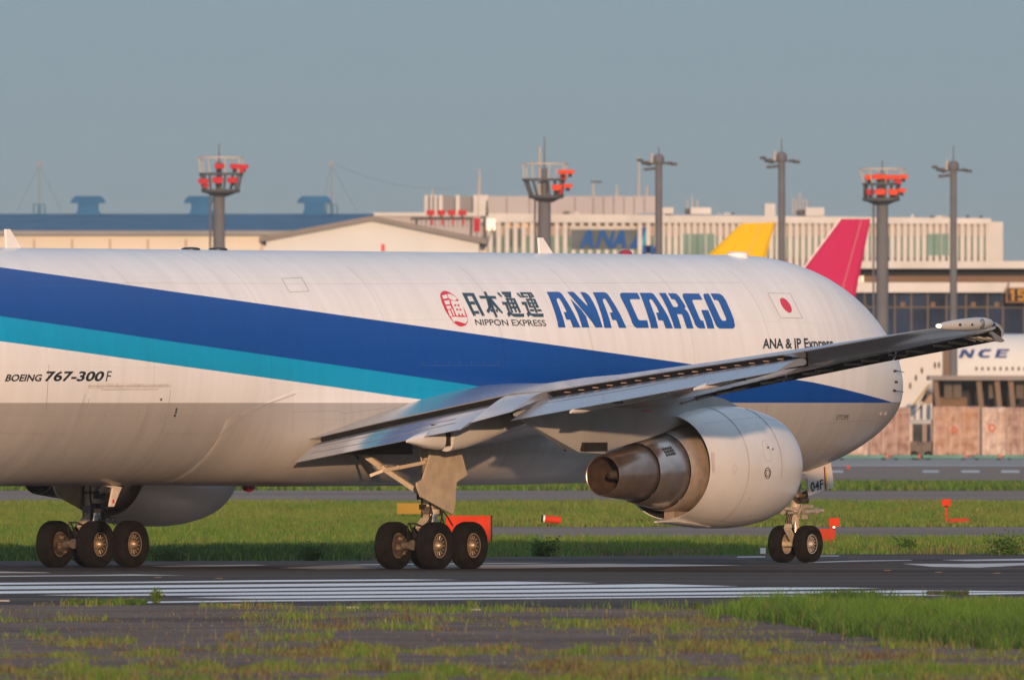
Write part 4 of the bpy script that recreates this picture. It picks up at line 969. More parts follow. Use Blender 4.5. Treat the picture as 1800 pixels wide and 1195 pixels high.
# near patches of turf breaking through the old shoulder
g1 = lambda v, c, s: np.exp(-((v - c) / s) ** 2)
def near_d(px, py):
    nz = vnoise(px / 90, py / 6, 11); nf = vnoise(px / 34, py / 3, 12)
    wob = (vnoise(px / 160, py * 0 + 3, 13) - .5) * 9
    rows = np.zeros_like(px); y = py + wob
    def row(c, s, x0, x1, k=1.): return k * g1(y, c, s) * ((px > x0) & (px < x1))
    rows += row(1070, 5.5, 350, 1400, .8) + row(1062, 2.5, 60, 260, .5) + row(1076, 3, -900, 120, .35) + row(1089, 4, -900, 700, .55) + row(1087, 5, 420, 900, .5) + row(1101, 5.5, 430, 1330, .85) + row(1094, 6, 900, 1300, .8)
    rows += row(1122, 7, 395, 585, .9) + row(1117, 5, -900, 110, .6) + row(1130, 6, 60, 240, .8) + row(1150, 7.5, -900, 700, .9) + row(1142, 7, 560, 900, .95) + row(1146, 7, 880, 1350, .75) + row(1136, 6, 1150, 2800, .8) + row(1155, 6, 1300, 2800, .8)
    rows += row(1177, 6.5, -900, 2800, .95) + row(1166, 5, 900, 1500, .6) + row(1192, 8, -900, 2800, .8) + row(1215, 9, -900, 2800, .9) + row(1112, 4, 1050, 1450, .5)
    return np.clip((rows - .10) * np.clip((nz - .33) * 4.5, 0, 1.1) * np.clip(nf * 2.2 - .3, 0, 1.2), 0, 1)
P, px, py = scatter(36000, lambda px, py: .12 + .88 * (vnoise(px / 130, py / 3.5, 15) > .52), -700, 2600, 1066, 1235, 20)
blades('dry_stubble', P, .030 * rng.uniform(.4, 1.8, len(px)), colour(px, py, [('straw', 1 + 0 * px), ('rust', 1. + 0 * px), ('yellow', .3 + 0 * px)], 40), 'sparse dry stubble scattered over the old tarmac', .008, .9)
P, px, py = scatter(620000, near_d, -700, 2600, 1058, 1235, 21)
nz = vnoise(px / 60, py / 5, 31); nc = vnoise(px / 140, py / 9, 33)
Hh = (.03 + .20 * np.clip(nz - .3, 0, 1) ** 1.5 * 1.9) * rng.uniform(.4, 1.6, len(px)); Hh *= np.where((np.abs(px - 1190) < 40) & (np.abs(py - 1140) < 12), 1.7, 1)
col = colour(px, py, [('green', .8 * np.clip(nc * 1.8 - .45, 0, 1) + .15), ('yellow', .35 + 0 * px), ('straw', .35 * np.clip(1.3 - nc * 1.5, 0, 1)), ('rust', .55 * np.clip(1.1 - nc * 1.6, 0, 1)), ('deep', .2 * nz)], 41)
low = Hh < .055; col[low] = col[low] * .6 + PAL['rust'] * .4
blades('turf_patches', P, Hh, col, 'thin green and rusty turf growing in strips through cracked old tarmac', .0065, .6)
# the thick bank of long grass at the right
def bank_d(px, py):
    top = np.interp(px, [1230, 1300, 1430, 1560, 1700, 1800, 2600], [1080, 1068, 1062, 1062, 1058, 1053, 1045]); bot = np.interp(px, [1230, 1300, 1400, 1470, 1560, 1700, 1800, 2600], [1084, 1092, 1104, 1118, 1128, 1142, 1147, 1175])
    w = (vnoise(px / 40, py / 8, 51) - .5) * 8; e_ = (vnoise(px / 14, py / 4, 53) - .5) * 10; return np.clip(np.minimum((py + w - top) / 4, (bot - py + w * 1.6 + e_) / 7), 0, 1) * np.clip((px - 1240) / 160 + vnoise(px / 20, py / 4, 54), 0, 1)
P, px, py = scatter(230000, bank_d, 1220, 2600, 1045, 1175, 22)
nz = vnoise(px / 38, py / 7, 52); Hh = (.06 + .30 * nz ** 1.4) * rng.uniform(.5, 1.5, len(px))
Hh *= np.clip(1.6 - np.abs(py - np.interp(px, [1230, 1800], [1082, 1118])) / 55, .5, 1.5)
col = colour(px, py, [('yellow', .25 + .5 * np.clip(1.1 - (py - 1062) / 30, 0, 1)), ('green', 1. + 0 * px), ('straw', .06 + 0 * px), ('deep', .15 + 1.1 * np.clip((py - np.interp(px, [1230, 1800], [1078, 1108])) / 22, 0, 1))], 42)  # bank's light in the colour: yellower lit top, deep green shaded base
blades('long_grass', P, Hh, col, 'thick bright green bank of long grass at the right of the near tarmac', .007, .6)
P, px, py = scatter(16000, lambda px, py: np.exp(-((px - 1490) / 55) ** 2 - ((py - 1064) / 4) ** 2), 1350, 1640, 1056, 1074, 23)
blades('tall_grass', P, .24 * rng.uniform(.5, 1.4, len(px)), colour(px, py, [('deep', 1 + 0 * px), ('green', .6 + 0 * px)], 43), 'darker tuft of tall grass against the white runway stripes', .010)
P, px, py = scatter(9000, lambda px, py: ((vnoise(px / 8, py, 61) > .42) * .8), 122, 258, 1059.5, 1063, 24)
blades('grass_fringe', P, .07 * rng.uniform(.5, 1.6, len(px)), colour(px, py, [('deep', 1 + 0 * px), ('green', .5 + 0 * px), ('rust', .4 + 0 * px)], 44), 'low dark fringe of weeds along the runway edge at the left', .009)
P, px, py = scatter(6000, lambda px, py: ((vnoise(px / 9, py, 62) > .35) * .9), 1630, 1702, 1043.5, 1046, 25)
blades('grass_clod', P, .055 * rng.uniform(.4, 1.5, len(px)), colour(px, py, [('deep', 1 + 0 * px), ('rust', .8 + 0 * px)], 45), 'dark clod of dead grass lying on the white stripe at the right', .012)
# verge just beyond the runway, and the wide infield strips behind it
def verge_d(px, py):
    bot = np.interp(px, [-600, 300, 650, 900, 1350, 1500, 2400], [987, 987, 985, 979, 976, 974.5, 974]); top = np.interp(px, [-600, 830, 860, 2400], [915, 915, 947, 946])
    return np.clip((bot - py) / 1.0, 0, 1) * (py > top)
P, px, py = scatter(260000, verge_d, -800, 2700, 897, 988, 26)
nz = vnoise(px / 70, py / 7, 71); left = np.clip((700 - px) / 120, 0, 1); edge_ = np.clip((py - 962) / 10, 0, 1)
Hh = (.09 + .15 * nz) * rng.uniform(.6, 1.4, len(px)); Hh = np.where(py > 968, Hh * np.clip(1.15 - nz * .9 + left * .5, .25, 1.4), Hh)
col = colour(px, py, [('green', .75 + 0 * px), ('yellow', .45 * (1 - edge_ * .4)), ('deep', edge_ * (1.6 * left + .25) + .1), ('straw', .12 + .55 * edge_ * (1 - left) * (nz < .5)), ('rust', .5 * edge_ * (1 - left) * (nz < .45))], 46)  # near left edge: darker vegetation, with the fuselage's shade put into the green
blades('verge_grass', P, Hh, col, 'rough green and straw coloured verge along the far edge of the runway', .010)
P, px, py = scatter(210000, lambda px, py: ((py < 926)) * 1., -900, 2800, 883, 926, 27)
nz = vnoise(px / 80, py / 5, 72); Hh = (.08 + .12 * nz) * rng.uniform(.6, 1.4, len(px))
col = colour(px, py, [('green', .8 + 0 * px), ('yellow', .35 + 1.6 * np.clip(vnoise(px / 170, py / 9, 77) * 2 - .6, 0, 1)), ('straw', .12 + 0 * px), ('deep', .5 * np.clip(nz * 2 - .7, 0, 1) + .5 * (py > 918))], 47)
blades('infield_grass', P, Hh, col, 'bright green mown infield between the two far pavements', .013)
P, px, py = scatter(60000, lambda px, py: 1. + 0 * px, -900, 2800, 850, 862, 28)
blades('far_grass', P, .2 * rng.uniform(.6, 1.4, len(px)), colour(px, py, [('green', .8 + 0 * px), ('deep', .3 + 0 * px), ('yellow', .4 + 0 * px)], 48), 'narrow far strip of grass beside the service road', .035)

P, px, py = scatter(2600, lambda px, py: ((py < 924) | (py > 949)) * np.clip(vnoise(px / 30, py / 5, 81) * 2.4 - .7, 0, 1), -800, 2700, 884, 976, 29)
blades('seed_stalks', P, .22 * rng.uniform(.5, 1.8, len(px)), colour(px, py, [('straw', 1 + 0 * px), ('yellow', 1. + 0 * px), ('deep', .6 + 0 * px)], 49), 'scattered taller seed stalks standing above the infield grass', .009, .25)
P, px, py = scatter(1500, lambda px, py: np.clip(vnoise(px / 25, py / 5, 82) * 2.4 - .8, 0, 1), -700, 2600, 1072, 1200, 30)
blades('seed_stalks', P, .15 * rng.uniform(.5, 1.8, len(px)), colour(px, py, [('straw', 1.4 + 0 * px), ('yellow', .8 + 0 * px), ('rust', .5 + 0 * px)], 50), 'scattered dry seed stalks over the nearest turf', .005, .3)
def bush(name, px, py, h, w, n, label, cat, cols=('deep', 'green'), leaf=.05, seed=1, group=None):
    r = np.random.default_rng(seed); base = gnd(px, py); V = []; F = []; C = []
    mb = MB(); stems = []
    for i in range(9):
        a = r.uniform(0, 6.28); l = h * r.uniform(.55, 1.0); tip = Vector((math.cos(a) * w * .45 * r.uniform(.2, 1), math.sin(a) * w * .45 * r.uniform(.2, 1), l)); stems.append(tip)
        mb.tube((0, 0, 0), tip * .6 + Vector((0, 0, 0)), .010, .007, 5); mb.tube(tip * .6, tip, .007, .003, 5)
    t = empty(name, base, label, cat, group)
    st_ = mb.build('stem', mat('weed_stem', (.09, .10, .03), .7, 0, .2, 9.), t, 0, False)
    for i in range(n):
        tip = stems[r.integers(0, 9)]; f = r.uniform(.15, 1.05); c = tip * f + Vector(r.normal(0, w * .10, 3)); c.z = max(.01, c.z)
        d = Vector(r.normal(0, 1, 3)); d.z = abs(d.z) * .6; d.normalize(); s = d.cross(Vector(r.normal(0, 1, 3))).normalized() * leaf * .28; k = len(V); l = leaf * r.uniform(.6, 1.3)
        V += [c, c + d * l * .5 + s, c + d * l, c + d * l * .5 - s]; F += [(k, k + 1, k + 2, k + 3)]; cc = PAL[cols[r.integers(0, len(cols))]] * r.uniform(.7, 1.25); C += [cc] * 4
    me = bpy.data.meshes.new('foliage'); me.from_pydata(V, [], F); ca = me.color_attributes.new('tint', 'FLOAT_COLOR', 'POINT')
    ca.data.foreach_set('color', np.concatenate([np.array(C), np.ones((len(C), 1))], 1).ravel().astype(np.float32)); me.materials.append(blade_mat)
    o = bpy.data.objects.new('foliage', me); COL.objects.link(o); o.parent = t; return t
bush('weed', 274, 1061, .27, .34, 420, 'leafy green weed sprouting at the runway edge in front of the stripes', 'weed', ('green', 'yellow', 'deep'), .05, 3)
bush('weed', 826, 1067, .16, .16, 90, 'small upright weed at the tarmac edge below the right main wheels', 'weed', ('green', 'yellow'), .045, 4)
bush('weed', 1226, 1071, .14, .22, 120, 'low round weed at the tarmac edge left of the grass bank', 'weed', ('green', 'deep'), .045, 5)
bush('shrub', 954, 978, .36, .85, 900, 'dark green shrub at the far runway edge right of the main wheels', 'shrub', ('deep', 'deep', 'green'), .08, 6)
bush('shrub', 1765, 975, .33, 1.3, 900, 'broad dark shrub on the verge at the right edge', 'shrub', ('deep', 'deep', 'green'), .09, 7)
bush('shrub', 1590, 968, .22, 1.0, 500, 'low dark shrub on the verge right of the nose wheels', 'shrub', ('deep', 'green'), .08, 8)
bush('shrub', 545, 985, .30, .8, 600, 'dark bushy clump behind the runway edge in the aircraft shade', 'shrub', ('deep', 'deep'), .08, 9)
bush('shrub', 300, 986, .26, 1.1, 700, 'wide dark clump right of the left main wheels', 'shrub', ('deep', 'deep'), .08, 10)

SPEC[0] = .06    # far matt surfaces
# ------------------------------------------------------------------ airfield furniture in the grass
red_board = mat('red_board', (.50, .045, .016), .55, 0, .10, 2.)
red_dull = mat('red_dull', (.38, .045, .022), .6, 0, .15, 3.)
sign_yellow = mat('sign_yellow', (.30, .20, .04), .5, 0, .1, 2.)
def face_box(t, name, px0, px1, py0, py1, py_base, d, m, bevel=.0):
    Y = gy(py_base); a = at(px0, py1, Y); b = at(px1, py0, Y); base = t.location
    return MB().box2(Vector((a.x, Y, a.z)) - base, Vector((b.x, Y + d, b.z)) - base).build(name, m, t, 0)
t = empty('marker_board', gnd(825, 959), 'large red-orange marker board standing in the grass behind the right main wheels', 'sign board')
face_box(t, 'panel', 784, 862, 906, 957, 959, .10, red_board)
face_box(t, 'side_cap', 862.3, 865.5, 905.5, 958.5, 959, .12, dark_metal)
for x in (795, 850): face_box(t, 'leg', x, x + 3, 956.9, 960, 959, .05, dark_metal)
t = empty('guidance_sign', gnd(728, 912), 'yellow taxiway sign seen through the legs of the right main gear', 'sign board')
face_box(t, 'panel', 698, 768, 884, 903, 912, .18, sign_yellow)
for x in (706, 755): face_box(t, 'leg', x, x + 3, 902.9, 913, 912, .05, dark_metal)
t = empty('marker_box', gnd(1452, 956), 'dull red equipment box with a raised red head behind the nose wheels', 'marker')
face_box(t, 'base', 1428, 1458, 929, 955, 956, .5, red_dull); face_box(t, 'base_end', 1458.2, 1468, 927, 956, 956, .4, red_dull)
face_box(t, 'post', 1464.5, 1467.5, 925, 930, 956, .05, steel); face_box(t, 'head', 1457, 1475, 910, 925.2, 956, .28, red_board)
t = empty('marker_box', gnd(1680, 922), 'tall red marker with a thin post and a low red box at the right', 'marker')
face_box(t, 'base', 1668, 1703, 911, 923, 922, .5, red_dull); face_box(t, 'head', 1656, 1671, 877, 889, 922, .28, red_board); face_box(t, 'post', 1662, 1665.6, 888.8, 921, 922, .07, red_board); face_box(t, 'collar', 1660, 1667, 888.9, 891, 922, .09, dark_metal)
Y = gy(925); t = empty('obstacle_drum', gnd(968, 925), 'orange drum with a dark end lying in the infield grass', 'drum')
p0 = at(951, 911, Y) - t.location; p1 = at(986, 914, Y) - t.location; d = (p1 - p0)
for a, b, m, nm in ((0, .12, dark_metal, 'cap'), (.12, .20, decal_white, 'band'), (.20, 1., red_board, 'shell')): MB().tube(p0 + d * a, p0 + d * b, .115 if nm != 'band' else .118, None, 18).build(nm, m, t, 40)
MB().box(Vector((0, 0, .035)) + (p0 + p1) / 2 * Vector((1, 1, 0)).x * 0, (.4, .2, .07)).build('cradle', dark_metal, t)
t = empty('edge_light', gnd(953, 951), 'small blue taxiway edge light on the verge', 'light')
MB().tube((0, 0, 0), (0, 0, .05), .03, .03, 10).build('stem', decal_white, t); MB().lathe((0, 0, .05), (0, 0, 1), [(0, .055), (.07, .055), (.10, .035), (.11, .002)], 14).build('lens', mat('lens_cobalt', (.01, .03, .20), .2, 0, .1, 3., coat=1.), t)
t = empty('edge_light', gnd(1340, 976), 'white boxed runway light beside the left nose wheel', 'light')
face_box(t, 'housing', 1336.5, 1346, 962.5, 973, 976, .14, decal_white); face_box(t, 'lens', 1338.5, 1341, 965, 969, 975.9, .02, dark_metal); face_box(t, 'foot', 1338, 1344, 972.9, 976.4, 976, .08, mat('foot_red', (.35, .05, .03), .5, 0, .1, 3.))
for k, (x, y) in enumerate(((6, 1057.4), (415, 1065), (620, 1069.5), (833, 1073))):
    t = tag(MB().box(Vector((0, 0, .02)), (.24, .16, .03)).build('pavement_light', concrete, None, 0), 'flat pale light fitting set in the old tarmac, ' + ('at the left edge', 'below the left stripes', 'left of the grass bank middle', 'below the right main wheels')[k], 'light', 'light fittings set in the tarmac'); t.location = gnd(x, y, .004)
for k, (x, y) in enumerate(((278, 1015), (385, 1017), (1560, 1003), (1650, 1006), (1752, 1008))):
    t = tag(MB().box(Vector((0, 0, .012)), (.16, .3, .012)).build('pavement_light', old_asphalt, None, 0), 'small worn light fitting flush in the runway, ' + ('right of the left main wheels', 'farther right of the left main wheels', 'right of the nose wheels', 'between two others at the right', 'nearest the right edge')[k], 'light', 'light fittings flush in the runway'); t.location = gnd(x, y, .004)
t = empty('red_flag_marker', gnd(1491, 826), 'tiny red marker at the edge of the service road under the nose', 'marker'); face_box(t, 'head', 1489, 1493, 818, 824, 826, .1, red_board); face_box(t, 'peg', 1490.4, 1491.6, 823.9, 826, 826, .03, dark_metal)

# ------------------------------------------------------------------ far buildings
cream = mat('cream_wall', (.56, .545, .49), .7, 0, .05, .15)
gable_white = mat('gable_white', (.53, .58, .62), .7, 0, .04, .2)
pilaster = mat('pilaster', (.38, .33, .30), .7, 0, .06, .3)
roof_blue = mat('roof_blue', (.075, .175, .28), .45, .1, .10, .25)
roof_grey = mat('roof_grey', (.20, .19, .185), .6, 0, .1, .3)
vent_blue = mat('vent_blue', (.035, .13, .28), .6, 0, .1, .6)
gutter = mat('gutter_grey', (.22, .23, .24), .6, 0, .08, .3)
pale_wall = mat('pale_wall', (.50, .515, .52), .75, 0, .12, .25)
block_wall = mat('block_wall', (.36, .355, .38), .75, 0, .08, .1)
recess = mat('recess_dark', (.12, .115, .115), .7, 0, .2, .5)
green_glass = mat('green_glass', (.15, .25, .23), .25, 0, .12, .3)
grey_glass = mat('grey_glass', (.10, .13, .15), .2, 0, .3, .3)
blue_glass = mat('blue_glass', (.017, .034, .075), .3, 0, .5, .35, spec=.08)
band_brown = mat('band_brown', (.17, .12, .09), .7, 0, .12, .1)
band_dark = mat('band_dark', (.025, .028, .036), .6, 0, .2, .2)
mast_grey = mat('mast_grey', (.12, .13, .15), .6, 0, .12, .6)
frame_grey = mat('frame_grey', (.075, .082, .095), .6, 0, .2, 2.)
lamp_red = mat('lamp_red', (.40, .036, .05), .5, 0, .15, 2.)
lamp_orange = mat('lamp_orange', (.58, .075, .04), .5, 0, .15, 2.)
mast_pale = mat('mast_pale', (.24, .25, .24), .7, 0, .1, 1.)
pole_pale = mat('pole_pale', (.42, .38, .33), .6, 0, .1, 1.)
def rel(t, px, py, Y): return at(px, py, Y) - t.location
def rbox(t, name, px0, px1, py0, py1, Y, d, m):
    a = rel(t, px0, py1, Y); b = rel(t, px1, py0, Y); return MB().box2(Vector((a.x, a.y, a.z)), Vector((b.x, b.y + d, b.z))).build(name, m, t, 0)
def gbase(px, Y): return Vector(((px - 900) / FPX * Y, Y, 0))
# blue-roofed warehouse
Y = 2100.; t = empty('warehouse', gbase(100, Y), 'long cream warehouse with a blue metal roof and ventilators behind the rear fuselage', 'warehouse')
a = rel(t, -700, 412, Y); b = rel(t, 650, 412, Y)
MB().box2((a.x, 0, 0), (b.x, 40, a.z)).build('wall', cream, t, 0)
mb = MB(); e0 = rel(t, -720, 406.5, Y - .5); e1 = rel(t, 655, 406.5, Y - .5); rz = rel(t, 0, 376, Y + 20).z
mb.prism([(e0.x, -.5, e0.z), (e0.x, 20, rz), (e0.x, 40.5, e0.z)], (e1.x - e0.x, 0, 0)); mb.build('roof', roof_blue, t, 0)
MB().box2((e0.x, -.9, rel(t, 0, 413.5, Y).z), (e1.x, -.52, e0.z + .05)).build('gutter', gutter, t, 0)
for k in range(-10, 12):
    px = 60 + k * 66.7
    if px > 480: break
    MB().box((rel(t, px, 430, Y).x, -.12, a.z / 2 - .2), (.20, .24, a.z - .5)).build('pilaster', pilaster, t, 0)
wu = (1 / FPX) * (Y + 20)
def ventilator(px, w=1.0):
    c = rel(t, px, 376, Y + 20); u = wu
    mb = MB(); mb.loft([[c + Vector((x * u, y * u, z * u)) for x, y in ((-w_, -22), (w_, -22), (w_, 22), (-w_, 22))] for w_, z in ((23, -4), (18, 8), (18, 20))]); v = mb.build('ventilator', vent_blue, t, 0)
    mb = MB(); mb.loft([[c + Vector((x * u, k * u, z * u)) for x, z in ((-31, 19), (-28, 26), (-22, 31), (22, 31), (28, 26), (31, 19))] for k in (-24, 24)], True, True); mb.build('ventilator_cap', vent_blue, v, 0)
for px in (155, 354, 553): ventilator(px)
for px, lab, wires in ((69, 'thin guyed aerial mast at the far left end of the blue roof', ((-38, 370), (38, 370))), (583, 'thin guyed aerial mast beside the right-hand roof ventilator', ((44, 372), (-20, 372)))):
    Yq = Y + 20; m_ = empty('aerial_mast', at(px, 376, Yq), lab, 'mast'); u = wu
    MB().tube((0, 0, 0), (0, 0, 90 * u), .065, .045, 8).build('pole', mast_pale, m_); MB().box((0, 0, 88 * u), (.26, .2, .5)).build('mast_head', mast_pale, m_)
    mb = MB(); mb.box((0, 0, 8 * u), (7 * u, 7 * u, 16 * u)); mb.build('mast_foot', roof_blue, m_, 0)
    for sx_ in (-9.5, 9.5): MB().tube((sx_ * u, 0, 0), (sx_ * u, 0, 17 * u), .06, .06, 6).build('rail_post', roof_blue, m_)
    MB().bar((-9.5 * u, 0, 17 * u), (9.5 * u, 0, 17 * u), .08).build('rail', roof_blue, m_)
    for dx, yb in wires: MB().tube((0, 0, 86 * u), (dx * u, 0, (376 - yb) * u), .012, .012, 5).build('guy_wire', frame_grey, m_)
sp0 = at(590, 289, Y + 20); sp1 = at(800, 331, Y + 20); mb = MB(); pts = [sp0.lerp(sp1, i / 12) - Vector((0, 0, 14 * wu * 4 * (i / 12) * (1 - i / 12))) - sp0 for i in range(13)]
mb.path(pts, .012, 5); o = mb.build('aerial_cable', frame_grey, None, 0); o.location = sp0; tag(o, 'thin cable sagging from the right-hand roof mast across the sky', 'cable')
Yb = 2160.; t = empty('flat_roofed_shed', gbase(770, Yb), 'low beige flat-roofed shed half hidden behind the white gable', 'shed')
rbox(t, 'wall', 660, 845, 380, 709, Yb, 25, block_wall); rbox(t, 'roof_edge', 656, 849, 374, 380, Yb - .4, 26, pale_wall)
# gabled shed
Y = 1950.; t = empty('gabled_shed', gbase(655, Y), 'white gabled shed with a grey roof edge behind the fuselage top', 'shed')
q = lambda px, py, y=0: (rel(t, px, py, Y).x, y, rel(t, px, py, Y).z)
A_, B_, C_ = q(655, 388), q(842, 425), q(468, 421)
MB().prism([(C_[0], 0, 0), (B_[0], 0, 0), B_, A_, C_], (0, 45, 0)).build('wall', gable_white, t, 0)
mb = MB(); up = .42
mb.prism([q(455, 417, -.8), q(655, 379.5, -.8), q(655, 388, -.8), q(455, 426, -.8)], (0, 47, 0)); mb.build('roof', roof_grey, t, 0)
mb = MB(); mb.prism([q(655.1, 379.5, -.8), q(856, 420, -.8), q(856, 430, -.8), q(655.1, 388, -.8)], (0, 47, 0)); mb.build('roof', roof_grey, t, 0)
rbox(t, 'wall_sign', 670, 676.5, 429, 442, Y - .12, .1, mat('wall_red', (.55, .10, .11), .5, 0, .05, 2.))
rbox(t, 'annexe', 844, 856, 432, 450, Y + 4, 6, cream)
# gantry with red lamps
Y = 2010.; t = empty('lamp_gantry', gbase(785, Y), 'grey gantry carrying four red boxes in a row beyond the shed roof', 'gantry')
for px in (757, 775.5, 794, 812.5):
    rbox(t, 'lamp_box', px - 7.3, px + 7.3, 369.5, 378.5, Y - .4, .8, lamp_red)
    rbox(t, 'bracket', px - 2, px + 2, 378.3, 383, Y, .3, frame_grey); rbox(t, 'lamp_stem', px + .5, px + 4, 385, 396, Y - .3, .3, lamp_red)
rbox(t, 'walkway', 722, 832, 382, 386.5, Y + .3, 1.5, frame_grey)
for k in range(14): rbox(t, 'baluster', 724 + k * 8, 725.6 + k * 8, 386.3, 400, Y + .5, .15, frame_grey if k % 2 else roof_grey)
for px in (730, 826): rbox(t, 'leg', px, px + 4, 386.3, 709, Y + .5, .4, frame_grey)
t = empty('signal_board', gbase(838, Y), 'upright red board beside the dark lattice mast', 'sign board'); rbox(t, 'panel', 832.5, 843.5, 383.5, 407.5, Y - 1.2, .4, lamp_red); rbox(t, 'post', 837, 839, 407.3, 709, Y - 1.1, .2, frame_grey)
t = empty('lattice_mast', gbase(852, Y - 5), 'dark lattice mast with a white cabinet left of the second light tower', 'mast')
rbox(t, 'cabinet', 850, 871, 385, 405, Y - 4.5, 1., decal_white)
u = (Y - 5) / FPX
for a in (-2.6, 2.6): MB().tube((a * u, 0, 0), (a * u * .6, 0, rel(t, 852, 380, Y - 5).z), .10, .08, 6).build('leg', frame_grey, t)
for k in range(12):
    z0 = 12 + k * .42; MB().bar((-.13 * (1 if k % 2 else -1), 0, z0), (.13 * (1 if k % 2 else -1), 0, z0 + .42), .06).build('lattice_bar', frame_grey, t)
MB().tube(rel(t, 856, 380, Y - 5), rel(t, 856, 352, Y - 5), .12, .06, 6).build('whip', frame_grey, t); MB().bar(rel(t, 866, 400, Y - 5), rel(t, 856, 432, Y - 5), .1).build('stay', frame_grey, t); MB().tube(rel(t, 840, 383, Y), rel(t, 841, 322, Y), .07, .04, 6).build('aerial', pole_pale, t)
# long terminal block with vertical fins
Y = 2250.; t = empty('terminal_block', gbase(1300, Y), 'long pale office block with close vertical concrete fins and green glazing', 'building')
u = Y / FPX; top = lambda px: 374 + (px - 845) * .0105
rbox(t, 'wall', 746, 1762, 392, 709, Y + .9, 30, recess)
mb = MB(); mb.prism([rel(t, 846, 375, Y - .3), rel(t, 1742, 384, Y - .3), rel(t, 1742, 394, Y - .3), rel(t, 846, 391, Y - .3)], (0, 33, 0)); mb.build('parapet', pale_wall, t, 0)
rbox(t, 'end_wall', 1738, 1763, 390, 709, Y - .1, 30, pale_wall)
rbox(t, 'glazing', 747, 1737, 415, 452, Y + .7, .15, green_glass)
rbox(t, 'spandrel', 746, 1738, 397, 414.8, Y + .66, .2, pilaster)
fin = None; k = 0; px = 862.
while px < 1738:
    w = 6.6 if px > 1150 else 7.4; pitch = 11.2 if px > 1150 else 14.6
    if not (1002 < px < 1116): 
        if fin is None or k == 0: fin = MB().box2((-w * u / 2, 0, 0), (w * u / 2, .62, rel(t, 0, 391, Y).z)).build('fin', pale_wall, t, 0); k = 1; fin.location.x = rel(t, px, 0, Y).x
        else: o = fin.copy(); COL.objects.link(o); o.location.x = rel(t, px, 0, Y).x
    else:
        rbox(t, 'short_fin', px - 3.2, px + 3.2, 390, 400, Y, .6, pale_wall); rbox(t, 'short_fin', px - 3.6, px + 3.6, 439, 709, Y, .6, pale_wall)
    px += pitch
rbox(t, 'lintel', 1002, 1117, 398, 403.5, Y + .3, .5, pale_wall)
for x0, x1, m in ((885, 905, grey_glass), (905, 925, grey_glass), (976, 986, grey_glass), (990, 1002, grey_glass), (862, 872, grey_glass)): rbox(t, 'window', x0 + 1, x1 - 1, 402, 434, Y + .5, .12, m)
for x0 in (887, 902, 917, 931): rbox(t, 'tan_panel', x0, x0 + 11, 386, 400, Y + .45, .1, mat('tan_panel', (.70, .50, .30), .6, 0, .2, .5))  # plain warm tan panels under the parapet
rbox(t, 'sign_recess', 1004, 1140, 403, 438, Y + .55, .1, grey_glass)
for x0, x1 in ((1201, 1212), (1213.5, 1225), (1226.5, 1240), (1242, 1256), (1630, 1641), (1642.5, 1654), (1655.5, 1668)): rbox(t, 'window', x0, x1, 411, 449, Y - .06, .3, green_glass)
rbox(t, 'upper_block', 836, 1153, 345, 378, Y + 8, 20, block_wall); rbox(t, 'upper_block', 746, 832, 345, 380, Y + 10, 18, mat('block_grey', (.22, .23, .26), .75, 0, .08, .1))
for x0, x1 in ((746, 752), (756, 760), (763, 768), (771, 778), (801, 808), (832, 858)): rbox(t, 'pier', x0, x1, 343, 380, Y + 7.6, .3, pale_wall)
for x0 in (890, 930, 1010, 1042, 1060, 1078, 1096, 1114, 1132): rbox(t, 'joint', x0, x0 + 1.3, 347, 378, Y + 7.95, .1, recess)
for x0, x1, y0, y1 in ((1214, 1250, 365, 377), (1344, 1363, 358, 380), (1416, 1449, 365, 380), (1160, 1184, 365, 376)): rbox(t, 'plant_room', x0, x1, y0, y1, Y + 12, 8, pale_wall)
rbox(t, 'plant_room', 1205, 1214, 367, 376, Y + 12, 5, frame_grey); rbox(t, 'plant_room', 1402, 1415, 369, 379, Y + 12, 5, frame_grey)
for x, y0 in ((1208, 352), (1217, 345), (1226, 351), (1394, 348), (1400, 350), (1406, 338), (1412, 350), (1418, 350)): MB().tube(rel(t, x, 377, Y + 14), rel(t, x, y0, Y + 14), .09, .06, 6).build('aerial', pole_pale, t)
for x, y0, y1 in ((1043, 317, 346), (1084, 325, 346), (1123, 275, 346), (1137, 326, 346), (760, 331, 346), (843, 298, 346)): MB().tube(rel(t, x, y1, Y + 12), rel(t, x, y0, Y + 12), .12, .06, 6).build('aerial', pole_pale, t)
MB().bar(rel(t, 1038, 320, Y + 12), rel(t, 1058, 320, Y + 12), .16).build('aerial', frame_grey, t)
rr_ = random.Random(8)
for k in range(26):
    x = rr_.uniform(860, 1730); w_ = rr_.uniform(4, 16); h_ = rr_.uniform(2.5, 6); b_ = 375 + (x - 846) * .0103; rbox(t, 'plant_unit', x, x + w_, b_ - h_, b_ + 2, Y + rr_.uniform(4, 20), 3, rr_.choice((pale_wall, block_wall, frame_grey)))
for x0, x1 in ((1120, 1160), (1260, 1330), (1460, 1560)): MB().tube(rel(t, x0, 375 + (x0 - 846) * .0103, Y + 3), rel(t, x1, 374 + (x1 - 846) * .0103, Y + 3), .14, .14, 8).build('roof_pipe', steel, t)
